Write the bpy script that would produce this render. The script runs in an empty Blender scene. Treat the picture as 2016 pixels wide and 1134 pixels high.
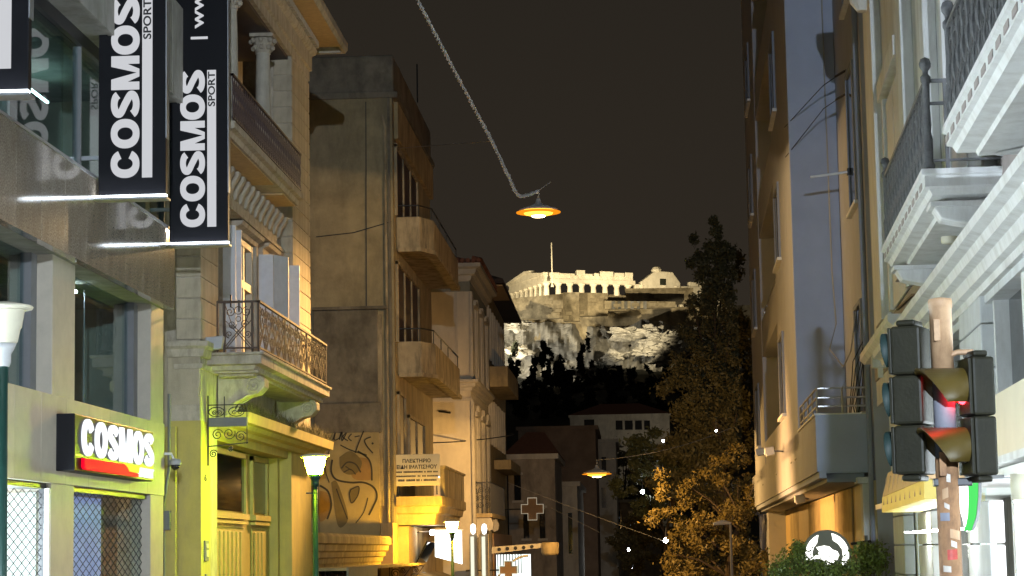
import bpy, bmesh, math, random
from mathutils import Vector, Matrix, noise

# ---------------------------------------------------------------- camera
F, YAW, PITCH, ROLL, EYE = 4312.0, 0.0535, 0.1196, 0.018, 1.6
SC = bpy.context.scene
COL = SC.collection
_f = Vector((-math.sin(YAW) * math.cos(PITCH), math.cos(YAW) * math.cos(PITCH), math.sin(PITCH)))
_r0 = Vector((math.cos(YAW), math.sin(YAW), 0))
_u0 = _r0.cross(_f)
_r = _r0 * math.cos(ROLL) - _u0 * math.sin(ROLL)
_u = _u0 * math.cos(ROLL) + _r0 * math.sin(ROLL)
cd = bpy.data.cameras.new('camera')
cam = bpy.data.objects.new('camera', cd)
COL.objects.link(cam)
cam.matrix_world = Matrix(((_r.x, _u.x, -_f.x, 0), (_r.y, _u.y, -_f.y, 0), (_r.z, _u.z, -_f.z, EYE), (0, 0, 0, 1)))
cd.sensor_width = 36.0
cd.lens = F / 2016 * 36
cd.clip_start, cd.clip_end = 0.1, 6000
SC.camera = cam
# ---------------------------------------------------------------- night sky
W = bpy.data.worlds.new('World')
SC.world = W
W.use_nodes = True
nt = W.node_tree
bg = nt.nodes['Background']
sky = nt.nodes.new('ShaderNodeTexSky')
sky.sky_type = 'NISHITA'
sky.sun_disc = False
sky.sun_elevation = math.radians(-6)
sky.sun_rotation = math.radians(200)
glow = nt.nodes.new('ShaderNodeMixRGB')          # faint city sky glow over the dark sky
glow.blend_type = 'ADD'
glow.inputs[0].default_value = 1
tcw = nt.nodes.new('ShaderNodeTexCoord')
sxyz = nt.nodes.new('ShaderNodeSeparateXYZ')
mrw = nt.nodes.new('ShaderNodeMapRange')
mrw.inputs[1].default_value, mrw.inputs[2].default_value = 0.0, 0.45
ramp = nt.nodes.new('ShaderNodeMixRGB')          # the glow of the town thins out with height, all round
ramp.inputs[1].default_value = (0.25, 0.192, 0.135, 1)
ramp.inputs[2].default_value = (0.10, 0.093, 0.077, 1)
nt.links.new(tcw.outputs['Generated'], sxyz.inputs[0])
nt.links.new(sxyz.outputs[2], mrw.inputs[0])
nt.links.new(mrw.outputs[0], ramp.inputs[0])
nt.links.new(ramp.outputs[0], glow.inputs[2])
nt.links.new(sky.outputs[0], glow.inputs[1])
nt.links.new(glow.outputs[0], bg.inputs[0])
bg.inputs[1].default_value = 0.1
# ---------------------------------------------------------------- exposure, sampling
SC.view_settings.view_transform = 'Standard'
SC.view_settings.look = 'None'
SC.view_settings.exposure = 0.38
SC.view_settings.gamma = 1.0
SC.view_settings.use_curve_mapping = False
SC.render.engine = 'CYCLES'
SC.cycles.use_denoising = True
SC.cycles.sample_clamp_indirect = 4.0
SC.cycles.max_bounces = 6
SC.cycles.diffuse_bounces = 3
SC.cycles.glossy_bounces = 3
SC.cycles.transparent_max_bounces = 12
SC.cycles.caustics_reflective = False
SC.cycles.caustics_refractive = False
SC.cycles.use_light_tree = True
random.seed(7)
PI = math.pi

# ---------------------------------------------------------------- materials
MATS = {}
def nn(t, kind, **kw):
    n = t.nodes.new(kind)
    for k, v in kw.items():
        setattr(n, k, v)
    return n
def M(name, col, rough=0.8, var=0.18, scale=2.5, spec=0.4, metal=0.0, bump=0.0, bscale=60.0, stain=None, rnd=0.0, speck=0.0, emit=None):
    """Principled paint/stone with two octaves of colour variation, optional streaky stain (colour, amount, scale, stretch)."""
    m = bpy.data.materials.new(name)
    m.use_nodes = True
    t = m.node_tree
    b = t.nodes['Principled BSDF']
    b.inputs['Roughness'].default_value = rough
    b.inputs['Metallic'].default_value = metal
    b.inputs['Specular IOR Level'].default_value = spec
    tc = nn(t, 'ShaderNodeTexCoord')
    n1 = nn(t, 'ShaderNodeTexNoise')
    n1.inputs['Scale'].default_value = scale
    n1.inputs['Detail'].default_value = 7
    n1.inputs['Roughness'].default_value = 0.65
    t.links.new(tc.outputs['Object'], n1.inputs['Vector'])
    mr = nn(t, 'ShaderNodeMapRange')
    mr.inputs[1].default_value, mr.inputs[2].default_value = 0.3, 0.7
    mr.inputs[3].default_value, mr.inputs[4].default_value = 1 - var, 1 + var
    t.links.new(n1.outputs['Fac'], mr.inputs[0])
    fac = mr.outputs[0]
    if rnd:
        oi = nn(t, 'ShaderNodeObjectInfo')
        r2 = nn(t, 'ShaderNodeMapRange')
        r2.inputs[3].default_value, r2.inputs[4].default_value = 1 - rnd, 1 + rnd
        t.links.new(oi.outputs['Random'], r2.inputs[0])
        mu = nn(t, 'ShaderNodeMath', operation='MULTIPLY')
        t.links.new(fac, mu.inputs[0]); t.links.new(r2.outputs[0], mu.inputs[1])
        fac = mu.outputs[0]
    if speck:
        n3 = nn(t, 'ShaderNodeTexNoise')
        n3.inputs['Scale'].default_value = 38
        n3.inputs['Detail'].default_value = 3
        t.links.new(tc.outputs['Object'], n3.inputs['Vector'])
        r3 = nn(t, 'ShaderNodeMapRange')
        r3.inputs[1].default_value, r3.inputs[2].default_value = 0.35, 0.65
        r3.inputs[3].default_value, r3.inputs[4].default_value = 1 - speck, 1 + speck
        t.links.new(n3.outputs['Fac'], r3.inputs[0])
        mu = nn(t, 'ShaderNodeMath', operation='MULTIPLY')
        t.links.new(fac, mu.inputs[0]); t.links.new(r3.outputs[0], mu.inputs[1])
        fac = mu.outputs[0]
    mx = nn(t, 'ShaderNodeMixRGB', blend_type='MULTIPLY')
    mx.inputs[0].default_value = 1
    mx.inputs[1].default_value = (*col, 1)
    t.links.new(fac, mx.inputs[2])
    out = mx.outputs[0]
    if stain:
        sc_, amt, ss, stretch = stain
        mp = nn(t, 'ShaderNodeMapping')
        mp.inputs['Scale'].default_value = (1, 1, stretch)
        t.links.new(tc.outputs['Object'], mp.inputs[0])
        n2 = nn(t, 'ShaderNodeTexNoise')
        n2.inputs['Scale'].default_value = ss
        n2.inputs['Detail'].default_value = 8
        n2.inputs['Roughness'].default_value = 0.7
        t.links.new(mp.outputs[0], n2.inputs['Vector'])
        rp = nn(t, 'ShaderNodeMapRange')
        rp.inputs[1].default_value, rp.inputs[2].default_value = 0.45, 0.68
        rp.inputs[3].default_value, rp.inputs[4].default_value = 0, amt
        t.links.new(n2.outputs['Fac'], rp.inputs[0])
        m2 = nn(t, 'ShaderNodeMixRGB')
        m2.inputs[2].default_value = (*sc_, 1)
        t.links.new(rp.outputs[0], m2.inputs[0])
        t.links.new(out, m2.inputs[1])
        out = m2.outputs[0]
    t.links.new(out, b.inputs['Base Color'])
    if bump:
        nb = nn(t, 'ShaderNodeTexNoise')
        nb.inputs['Scale'].default_value = bscale
        nb.inputs['Detail'].default_value = 5
        t.links.new(tc.outputs['Object'], nb.inputs['Vector'])
        bp = nn(t, 'ShaderNodeBump')
        bp.inputs['Strength'].default_value = bump
        bp.inputs['Distance'].default_value = 0.02
        t.links.new(nb.outputs['Fac'], bp.inputs['Height'])
        t.links.new(bp.outputs[0], b.inputs['Normal'])
    if emit:
        b.inputs['Emission Color'].default_value = (*emit[0], 1)
        b.inputs['Emission Strength'].default_value = emit[1]
    MATS[name] = m
    return m
def E(name, col, strength):
    m = bpy.data.materials.new(name)
    m.use_nodes = True
    t = m.node_tree
    t.nodes.remove(t.nodes['Principled BSDF'])
    e = nn(t, 'ShaderNodeEmission')
    e.inputs[0].default_value = (*col, 1)
    e.inputs[1].default_value = strength
    t.links.new(e.outputs[0], t.nodes['Material Output'].inputs[0])
    MATS[name] = m
    return m
def GLASS(name, tint, refl=1.45):
    m = bpy.data.materials.new(name)
    m.use_nodes = True
    t = m.node_tree
    t.nodes.remove(t.nodes['Principled BSDF'])
    tr = nn(t, 'ShaderNodeBsdfTransparent')
    tr.inputs[0].default_value = (*tint, 1)
    gl = nn(t, 'ShaderNodeBsdfGlossy')
    gl.inputs['Roughness'].default_value = 0.03
    fr = nn(t, 'ShaderNodeFresnel')
    fr.inputs[0].default_value = refl
    mx = nn(t, 'ShaderNodeMixShader')
    ge = nn(t, 'ShaderNodeNewGeometry')
    iv = nn(t, 'ShaderNodeMath', operation='SUBTRACT')      # only the outer face of a pane mirrors
    iv.inputs[0].default_value = 1.0
    t.links.new(ge.outputs['Backfacing'], iv.inputs[1])
    ml = nn(t, 'ShaderNodeMath', operation='MULTIPLY')
    t.links.new(fr.outputs[0], ml.inputs[0]); t.links.new(iv.outputs[0], ml.inputs[1])
    t.links.new(ml.outputs[0], mx.inputs[0])
    t.links.new(tr.outputs[0], mx.inputs[1]); t.links.new(gl.outputs[0], mx.inputs[2])
    t.links.new(mx.outputs[0], t.nodes['Material Output'].inputs[0])
    MATS[name] = m
    return m

M('granite', (0.27, 0.23, 0.185), 0.10, 0.12, 2.0, 0.6, speck=0.40, rnd=0.10, stain=((0.15, 0.11, 0.075), 0.4, 3, 0.5))
M('limestone', (0.46, 0.41, 0.33), 0.55, 0.10, 3, 0.4, rnd=0.06, bump=0.08)
M('concrete', (0.30, 0.29, 0.26), 0.85, 0.25, 2, bump=0.25, stain=((0.16, 0.15, 0.12), 0.6, 3, 0.3), rnd=0.1)
M('black_panel', (0.006, 0.006, 0.008), 0.42, 0.1, spec=0.16)
M('black_metal', (0.015, 0.015, 0.017), 0.4, 0.2, spec=0.5)
M('dark_glass', (0.012, 0.014, 0.017), 0.04, 0.3, spec=0.6)
M('brown_glass', (0.05, 0.035, 0.022), 0.08, 0.3, spec=0.6)
M('aluminium', (0.45, 0.46, 0.48), 0.35, 0.1, metal=0.8)
M('grey_frame', (0.16, 0.16, 0.165), 0.5, 0.1)
M('red_plastic', (0.20, 0.002, 0.006), 0.7, 0.05, spec=0.05, emit=((0.85, 0.0, 0.022), 0.8))
M('yellow_plastic', (0.6, 0.4, 0.02), 0.7, 0.05, spec=0.05, emit=((1.0, 0.62, 0.05), 0.8))
M('neo_plaster', (0.47, 0.40, 0.29), 0.9, 0.16, 1.6, bump=0.18, stain=((0.20, 0.17, 0.12), 0.55, 2.2, 0.25), rnd=0.07)
M('neo_trim', (0.47, 0.41, 0.32), 0.85, 0.16, 3, bump=0.15, stain=((0.17, 0.14, 0.10), 0.6, 4, 0.4), rnd=0.05)
M('neo_column', (0.48, 0.44, 0.36), 0.7, 0.12, 4, bump=0.1, stain=((0.25, 0.2, 0.15), 0.4, 5, 0.15))
M('neo_ground_lamplit', (0.52, 0.43, 0.12), 0.85, 0.12, 1.6, bump=0.12, stain=((0.25, 0.21, 0.13), 0.4, 2, 0.3))  # yellow lamplight on the ground floor is put into this base colour
M('wood_soffit', (0.50, 0.33, 0.16), 0.7, 0.15, 6)
M('shutter_white', (0.62, 0.63, 0.66), 0.55, 0.08, 6)
M('frame_cream', (0.55, 0.48, 0.35), 0.6, 0.1, 5)
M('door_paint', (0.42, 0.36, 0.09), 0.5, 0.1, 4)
M('iron_brown', (0.07, 0.045, 0.03), 0.55, 0.3, 12, metal=0.3)
M('iron_purple', (0.055, 0.035, 0.038), 0.6, 0.3, 12)
M('iron_grey', (0.13, 0.13, 0.135), 0.6, 0.25, 14, bump=0.2)
M('iron_black', (0.02, 0.02, 0.02), 0.5, 0.2)
M('dirty_plaster', (0.34, 0.275, 0.16), 0.95, 0.30, 0.9, bump=0.5, bscale=9, stain=((0.13, 0.11, 0.075), 0.75, 0.55, 0.35))
M('dirty_plaster_grey', (0.19, 0.165, 0.125), 0.95, 0.40, 0.8, bump=0.4, bscale=10, stain=((0.07, 0.06, 0.045), 0.8, 1.1, 0.6))
M('facade_ochre', (0.40, 0.31, 0.17), 0.95, 0.22, 1.0, bump=0.25, bscale=16, stain=((0.14, 0.11, 0.07), 0.7, 1.6, 0.25))
M('balcony_dirty', (0.38, 0.31, 0.20), 0.95, 0.25, 1.5, bump=0.3, bscale=14, stain=((0.09, 0.075, 0.055), 0.9, 2.4, 0.22))
M('light_plaster', (0.60, 0.54, 0.42), 0.9, 0.10, 1.2, bump=0.1, stain=((0.30, 0.26, 0.2), 0.35, 1.2, 0.25))
M('light_trim', (0.50, 0.46, 0.38), 0.85, 0.10, 3, stain=((0.28, 0.25, 0.2), 0.4, 2, 0.4))
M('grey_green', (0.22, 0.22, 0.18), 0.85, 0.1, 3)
M('roof_tile', (0.22, 0.09, 0.055), 0.85, 0.3, 6, rnd=0.2)
M('roof_dark', (0.05, 0.035, 0.03), 0.8, 0.2, 6)
M('graffiti_yellow', (0.33, 0.26, 0.13), 0.8, 0.2, 1.5)
M('graffiti_black', (0.045, 0.038, 0.025), 0.7, 0.2)
M('graffiti_orange', (0.28, 0.17, 0.06), 0.75, 0.2, 2)
M('graffiti_pale', (0.34, 0.27, 0.13), 0.8, 0.15, 1.5)
M('graffiti_shade', (0.15, 0.115, 0.05), 0.8, 0.2, 1.5)
M('sign_cream', (0.60, 0.55, 0.42), 0.6, 0.05)
M('text_black', (0.02, 0.02, 0.02), 0.6, 0.05)
M('panel_tan', (0.50, 0.36, 0.17), 0.7, 0.12, 3)
M('far_wall', (0.34, 0.28, 0.21), 0.9, 0.25, 0.8, stain=((0.08, 0.06, 0.05), 0.7, 0.8, 0.4))
M('far_wall_light', (0.55, 0.50, 0.41), 0.9, 0.15, 0.8, stain=((0.18, 0.15, 0.12), 0.5, 0.8, 0.4))
M('far_wall_dark', (0.20, 0.13, 0.08), 0.9, 0.3, 0.5)
M('blue_plaster', (0.36, 0.40, 0.52), 0.9, 0.07, 1.2, bump=0.12, bscale=90)
M('blue_facade', (0.41, 0.415, 0.465), 0.9, 0.07, 1.2, bump=0.12, bscale=90, stain=((0.33, 0.3, 0.29), 0.35, 1.5, 0.2))
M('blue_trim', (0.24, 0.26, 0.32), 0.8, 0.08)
M('white_stucco', (0.64, 0.65, 0.66), 0.85, 0.07, 1.5, bump=0.12, rnd=0.04, stain=((0.40, 0.385, 0.36), 0.55, 1.6, 0.15))
M('white_trim', (0.72, 0.72, 0.71), 0.7, 0.06, 2, bump=0.1, stain=((0.42, 0.39, 0.35), 0.5, 2.2, 0.25))
M('white_paint', (0.8, 0.8, 0.8), 0.5, 0.03)
M('brown_plaster', (0.36, 0.31, 0.29), 0.9, 0.12, 1.5, bump=0.15)
M('wood_frame', (0.50, 0.32, 0.18), 0.5, 0.15, 6)
M('orange_panel', (0.72, 0.45, 0.22), 0.5, 0.08, 1.2)
M('yellow_panel', (0.68, 0.52, 0.12), 0.5, 0.08, 1.2)
M('cream_panel', (0.66, 0.62, 0.50), 0.5, 0.06, 1.2)
M('post_green', (0.012, 0.045, 0.035), 0.35, 0.2, spec=0.5)
M('lamp_cream', (0.62, 0.58, 0.45), 0.45, 0.06, 6)
M('lamp_grey', (0.42, 0.42, 0.42), 0.5, 0.06)
M('pole_rust', (0.36, 0.20, 0.10), 0.75, 0.25, 9, bump=0.25, stain=((0.12, 0.07, 0.045), 0.8, 14, 0.4))
M('pole_paint', (0.50, 0.32, 0.18), 0.6, 0.15, 9, stain=((0.30, 0.17, 0.09), 0.6, 16, 0.5))
M('pole_grey', (0.22, 0.23, 0.27), 0.6, 0.15, 9)
M('signal_olive', (0.018, 0.017, 0.009), 0.5, 0.25, 8, spec=0.25, bump=0.1)
M('signal_hood', (0.085, 0.058, 0.012), 0.38, 0.15, 8, spec=0.45)
M('lens_dark', (0.03, 0.05, 0.045), 0.15, 0.1)
M('visor_teal', (0.012, 0.030, 0.027), 0.6, 0.1)
M('sticker_red', (0.50, 0.08, 0.06), 0.5, 0.3, 30)
M('sticker_white', (0.60, 0.55, 0.48), 0.6, 0.2, 40)
M('asphalt', (0.05, 0.05, 0.05), 0.75, 0.2, 4, bump=0.3)
M('paving', (0.22, 0.20, 0.18), 0.8, 0.2, 2, bump=0.2, rnd=0.1)
M('road_paint', (0.7, 0.7, 0.68), 0.6, 0.1)
M('garland', (0.62, 0.62, 0.62), 0.5, 0.15, 20)
M('cable_grey', (0.30, 0.29, 0.28), 0.6, 0.1)
M('cable_light', (0.30, 0.29, 0.27), 0.5, 0.1)
M('cable_dark', (0.02, 0.02, 0.022), 0.6, 0.1)
M('bark', (0.07, 0.05, 0.035), 0.95, 0.3, 6, bump=0.5)
M('leaf_dark', (0.11, 0.095, 0.04), 0.6, 0.35, 3)
M('leaf_autumn', (0.15, 0.11, 0.03), 0.55, 0.4, 3)
M('leaf_mid', (0.085, 0.09, 0.035), 0.55, 0.4, 3)
M('leaf_hedge', (0.16, 0.21, 0.05), 0.45, 0.35, 4)
M('leaf_black', (0.014, 0.018, 0.010), 0.8, 0.4, 0.5)
M('dry_weed', (0.15, 0.13, 0.05), 0.8, 0.4, 5)
M('rock', (0.36, 0.34, 0.29), 0.95, 0.35, 0.12, bump=0.9, bscale=0.9, stain=((0.05, 0.05, 0.04), 0.9, 0.16, 0.45))
M('hill_ground', (0.035, 0.035, 0.025), 0.95, 0.4, 0.2)
M('acropolis_wall', (0.44, 0.36, 0.22), 0.9, 0.40, 0.30, bump=1.0, bscale=0.7, stain=((0.10, 0.08, 0.045), 0.9, 0.22, 0.8), rnd=0.15)
M('marble', (0.66, 0.60, 0.46), 0.7, 0.10, 0.4, stain=((0.42, 0.36, 0.24), 0.5, 0.6, 0.5), rnd=0.05)
M('poster_blue', (0.20, 0.25, 0.45), 0.5, 0.3, 2, emit=((0.30, 0.38, 0.75), 0.55))
GLASS('clear_glass', (0.75, 0.85, 0.85))
GLASS('shop_glass', (0.9, 0.95, 0.95), 1.3)
E('letter_glow', (0.93, 0.95, 1.0), 0.50)
E('letter_bright', (0.93, 0.97, 1.0), 1.1)
E('tube_glow', (0.85, 0.93, 1.0), 9.0)
E('interior_white', (0.88, 0.93, 1.0), 25.0)
E('interior_shop', (0.92, 0.95, 1.0), 11.0)
E('interior_dim', (0.88, 1.0, 0.96), 1.6)
E('tube_teal', (0.6, 1.0, 0.95), 12.0)
E('interior_blue', (0.35, 0.45, 0.9), 0.5)
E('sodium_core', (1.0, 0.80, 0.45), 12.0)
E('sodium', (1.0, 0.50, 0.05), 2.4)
E('lamp_green', (0.66, 1.0, 0.02), 300.0)
E('lamp_orange', (1.0, 0.54, 0.04), 800.0)
E('halo_orange', (1.0, 0.30, 0.01), 0.85)  # orange halo of the hanging lamps, as emission
E('white_lamp', (0.92, 0.96, 1.0), 60.0)
E('white_sign', (1.0, 1.0, 0.95), 3.0)
E('downlight', (0.92, 0.97, 1.0), 26.0)
E('signal_red', (1.0, 0.02, 0.03), 16.0)
E('green_stripe', (0.10, 0.85, 0.16), 0.8)
E('neon_pale', (1.0, 0.98, 0.75), 0.8)
E('neon_dim', (1.0, 0.85, 0.6), 0.30)
E('led_cool', (0.78, 0.88, 1.0), 300.0)

# ---------------------------------------------------------------- geometry helpers
class Frame:
    """s runs along a facade away from the camera, n points out to the street, z up."""
    def __init__(self, x0, y0, phi, side):
        self.o = Vector((x0, y0, 0))
        self.t = Vector((math.sin(phi), math.cos(phi), 0))
        self.n = Vector((math.cos(phi), -math.sin(phi), 0)) * (1 if side == 'L' else -1)
    def p(self, s, n, z):
        return self.o + self.t * s + self.n * n + Vector((0, 0, z))
    def at(self, px, py, n):
        """where the sight line through a measured pixel meets this facade at offset n: (s, z)"""
        d = _r * (px - 1008) + _u * (567 - py) + _f * F
        k = ((self.o + self.n * n).dot(self.n)) / d.dot(self.n)
        q = d * k - self.o
        return q.dot(self.t), EYE + d.z * k
WORLD = Frame(0, 0, 0, 'L'); WORLD.t = Vector((0, 1, 0)); WORLD.n = Vector((1, 0, 0))
def atY(px, py, Y):
    d = _r * (px - 1008) + _u * (567 - py) + _f * F
    k = Y / d.y
    return d.x * k, EYE + d.z * k
def ground(y):
    return 0.0 if y < 20 else (-0.027 * (y - 20) if y < 150 else -3.51)

class MB:
    def __init__(self, fr=None):
        self.v, self.f, self.fr = [], [], fr
    def add(self, vs, fs):
        b = len(self.v)
        p = self.fr.p if self.fr else None
        self.v += [p(*q) if p else Vector(q) for q in vs]
        self.f += [tuple(b + i for i in f) for f in fs]
        return self
    def box(self, a0, a1, b0, b1, z0, z1):
        """frame: (s0, s1, n0, n1, z0, z1); without a frame (x0, x1, y0, y1, z0, z1)"""
        return self.add([(a0, b0, z0), (a1, b0, z0), (a1, b1, z0), (a0, b1, z0), (a0, b0, z1), (a1, b0, z1), (a1, b1, z1), (a0, b1, z1)],
                        [(0, 3, 2, 1), (4, 5, 6, 7), (0, 1, 5, 4), (1, 2, 6, 5), (2, 3, 7, 6), (3, 0, 4, 7)])
    def prism(self, poly, o, u, v, w):
        """polygon of (a, b) in plane o + a u + b v, extruded by w"""
        o, u, v, w = map(Vector, (o, u, v, w))
        n = len(poly)
        vs = [o + u * a + v * b for a, b in poly]
        return self.add([tuple(q) for q in vs] + [tuple(q + w) for q in vs],
                        [tuple(range(n))[::-1], tuple(range(n, 2 * n))] + [(i, (i + 1) % n, n + (i + 1) % n, n + i) for i in range(n)])
    def tube(self, pts, r, k=5, closed=False):
        pts = [Vector(p) for p in pts]
        n = len(pts)
        rr = r if isinstance(r, (list, tuple)) else [r] * n
        vs, fs = [], []
        for i, p in enumerate(pts):
            if closed:
                d = pts[(i + 1) % n] - pts[i - 1]
            else:
                d = pts[min(i + 1, n - 1)] - pts[max(i - 1, 0)]
            d = d.normalized() if d.length > 1e-9 else Vector((0, 0, 1))
            a = Vector((0, 0, 1)) if abs(d.z) < 0.9 else Vector((1, 0, 0))
            u = d.cross(a).normalized(); w = d.cross(u)
            for j in range(k):
                c = 2 * PI * j / k + PI / k
                vs.append(tuple(p + (u * math.cos(c) + w * math.sin(c)) * rr[i]))
        for i in range(n if closed else n - 1):
            for j in range(k):
                a, b = i * k, ((i + 1) % n) * k
                fs.append((a + j, a + (j + 1) % k, b + (j + 1) % k, b + j))
        if not closed:
            fs += [tuple(range(k))[::-1], tuple(range((n - 1) * k, n * k))]
        return self.add(vs, fs)
    def lathe(self, prof, o, k=14, cap=True, ax=None):
        """profile of (radius, height) turned about the vertical (or ax) through o"""
        o = Vector(o)
        ax = Vector(ax).normalized() if ax else Vector((0, 0, 1))
        a = Vector((1, 0, 0)) if abs(ax.x) < 0.9 else Vector((0, 1, 0))
        u = ax.cross(a).normalized(); w = ax.cross(u)
        vs, fs = [], []
        for r, h in prof:
            for j in range(k):
                c = 2 * PI * j / k
                vs.append(tuple(o + (u * math.cos(c) + w * math.sin(c)) * r + ax * h))
        for i in range(len(prof) - 1):
            for j in range(k):
                fs.append((i * k + j, i * k + (j + 1) % k, (i + 1) * k + (j + 1) % k, (i + 1) * k + j))
        if cap:
            fs += [tuple(range(k))[::-1], tuple(range((len(prof) - 1) * k, len(prof) * k))]
        return self.add(vs, fs)
    def moulding(self, prof, path):
        """sweep a closed (out, z) profile along a polyline of (s, n) with out = offset added along the mitred left-hand normal"""
        P = [Vector((a, b)) for a, b in path]
        n, k = len(P), len(prof)
        vs, fs = [], []
        for i, p in enumerate(P):
            d0 = (P[i] - P[i - 1]).normalized() if i else (P[1] - P[0]).normalized()
            d1 = (P[i + 1] - P[i]).normalized() if i < n - 1 else d0
            n0, n1 = Vector((-d0.y, d0.x)), Vector((-d1.y, d1.x))
            m = (n0 + n1).normalized()
            m = m / max(0.35, m.dot(n0))
            for o, z in prof:
                q = p + m * o
                vs.append((q.x, q.y, z))
        for i in range(n - 1):
            for j in range(k):
                fs.append((i * k + j, i * k + (j + 1) % k, (i + 1) * k + (j + 1) % k, (i + 1) * k + j))
        fs += [tuple(range(k)), tuple(range((n - 1) * k, n * k))[::-1]]
        return self.add(vs, fs)
    def mesh(self, name, off=(0, 0, 0), recalc=True):
        off = Vector(off)
        me = bpy.data.meshes.new(name)
        me.from_pydata([tuple(q - off) for q in self.v], [], self.f)
        if recalc:
            bm = bmesh.new()
            bm.from_mesh(me)
            bmesh.ops.recalc_face_normals(bm, faces=bm.faces)
            bm.to_mesh(me)
            bm.free()
        return me
ROOTLOC = {}
def rootloc(o):
    while o is not None:
        if o.name in ROOTLOC:
            return ROOTLOC[o.name]
        o = o.parent
    return Vector((0, 0, 0))
def tag(o, label, cat, group=None):
    o['label'] = label
    o['category'] = cat
    if group:
        o['group'] = group
    return o
def thing(name, label, cat, loc, group=None):
    o = bpy.data.objects.new(name, None)
    o.empty_display_size = 0.3
    COL.objects.link(o)
    o.location = loc
    ROOTLOC[o.name] = Vector(loc)
    return tag(o, label, cat, group)
def part(name, mb, mat, parent=None, bev=0.0, smooth=False, label=None, kind=None, recalc=True):
    me = mb.mesh(name, rootloc(parent), recalc)
    return link(name, me, mat, parent, bev, smooth, label, kind)
def link(name, me, mat, parent=None, bev=0.0, smooth=False, label=None, kind=None, loc=None, rot=None, scale=None):
    """loc is a world position for a mesh modelled about its own origin"""
    if not me.materials:
        me.materials.append(MATS[mat])
    if smooth:
        for p in me.polygons:
            p.use_smooth = True
    o = bpy.data.objects.new(name, me)
    COL.objects.link(o)
    if parent is not None:
        o.parent = parent
    if loc is not None:
        o.location = Vector(loc) - rootloc(parent)
    if rot is not None:
        o.rotation_euler = rot
    if scale is not None:
        o.scale = scale
    if bev:
        b = o.modifiers.new('bevel', 'BEVEL')
        b.width = bev
        b.segments = 2
        b.limit_method = 'ANGLE'
    if label:
        o['label'] = label
    if kind:
        o['kind'] = kind
    return o
def struct(name, mb, mat, smooth=False):
    return part(name, mb, mat, None, smooth=smooth, kind='structure')
_dg = None
def text(s, o, right, up, width=None, height=None, depth=0.01, bold=0.0, mb=None, sp=1.0):
    """lettering as solid mesh: o is the lower left corner"""
    cu = bpy.data.curves.new('lettering', 'FONT')
    cu.body = s
    cu.size = 1
    cu.offset = bold
    cu.extrude = 0.05
    cu.space_character = sp
    cu.resolution_u = 4
    ob = bpy.data.objects.new('lettering', cu)
    COL.objects.link(ob)
    dg = bpy.context.evaluated_depsgraph_get()
    me = bpy.data.meshes.new_from_object(ob.evaluated_get(dg))
    bpy.data.objects.remove(ob)
    vs = [v.co.copy() for v in me.vertices]
    fs = [tuple(p.vertices) for p in me.polygons]
    bpy.data.meshes.remove(me)
    x0, x1 = min(v.x for v in vs), max(v.x for v in vs)
    y0, y1 = min(v.y for v in vs), max(v.y for v in vs)
    kx = width / (x1 - x0) if width else None
    ky = height / (y1 - y0) if height else kx
    kx = kx or ky
    R, U = Vector(right).normalized(), Vector(up).normalized()
    O = R.cross(U)
    mb = mb or MB()
    mb.add([tuple(Vector(o) + R * ((v.x - x0) * kx) + U * ((v.y - y0) * ky) + O * ((v.z + 0.05) / 0.1 * depth)) for v in vs], fs)
    return mb
def spiral(cx, cy, r0, turns, a0=0.0, sgn=1, n=16):
    return [(cx + r0 * (1 - 0.82 * i / n) * math.cos(a0 + sgn * turns * 2 * PI * i / n),
             cy + r0 * (1 - 0.82 * i / n) * math.sin(a0 + sgn * turns * 2 * PI * i / n)) for i in range(n + 1)]
def ring(cx, cy, rx, ry, n=12):
    return [(cx + rx * math.cos(2 * PI * i / n), cy + ry * math.sin(2 * PI * i / n)) for i in range(n)]
def on(o, u, v, pts):
    o, u, v = map(Vector, (o, u, v))
    return [o + u * a + v * b for a, b in pts]

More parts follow.
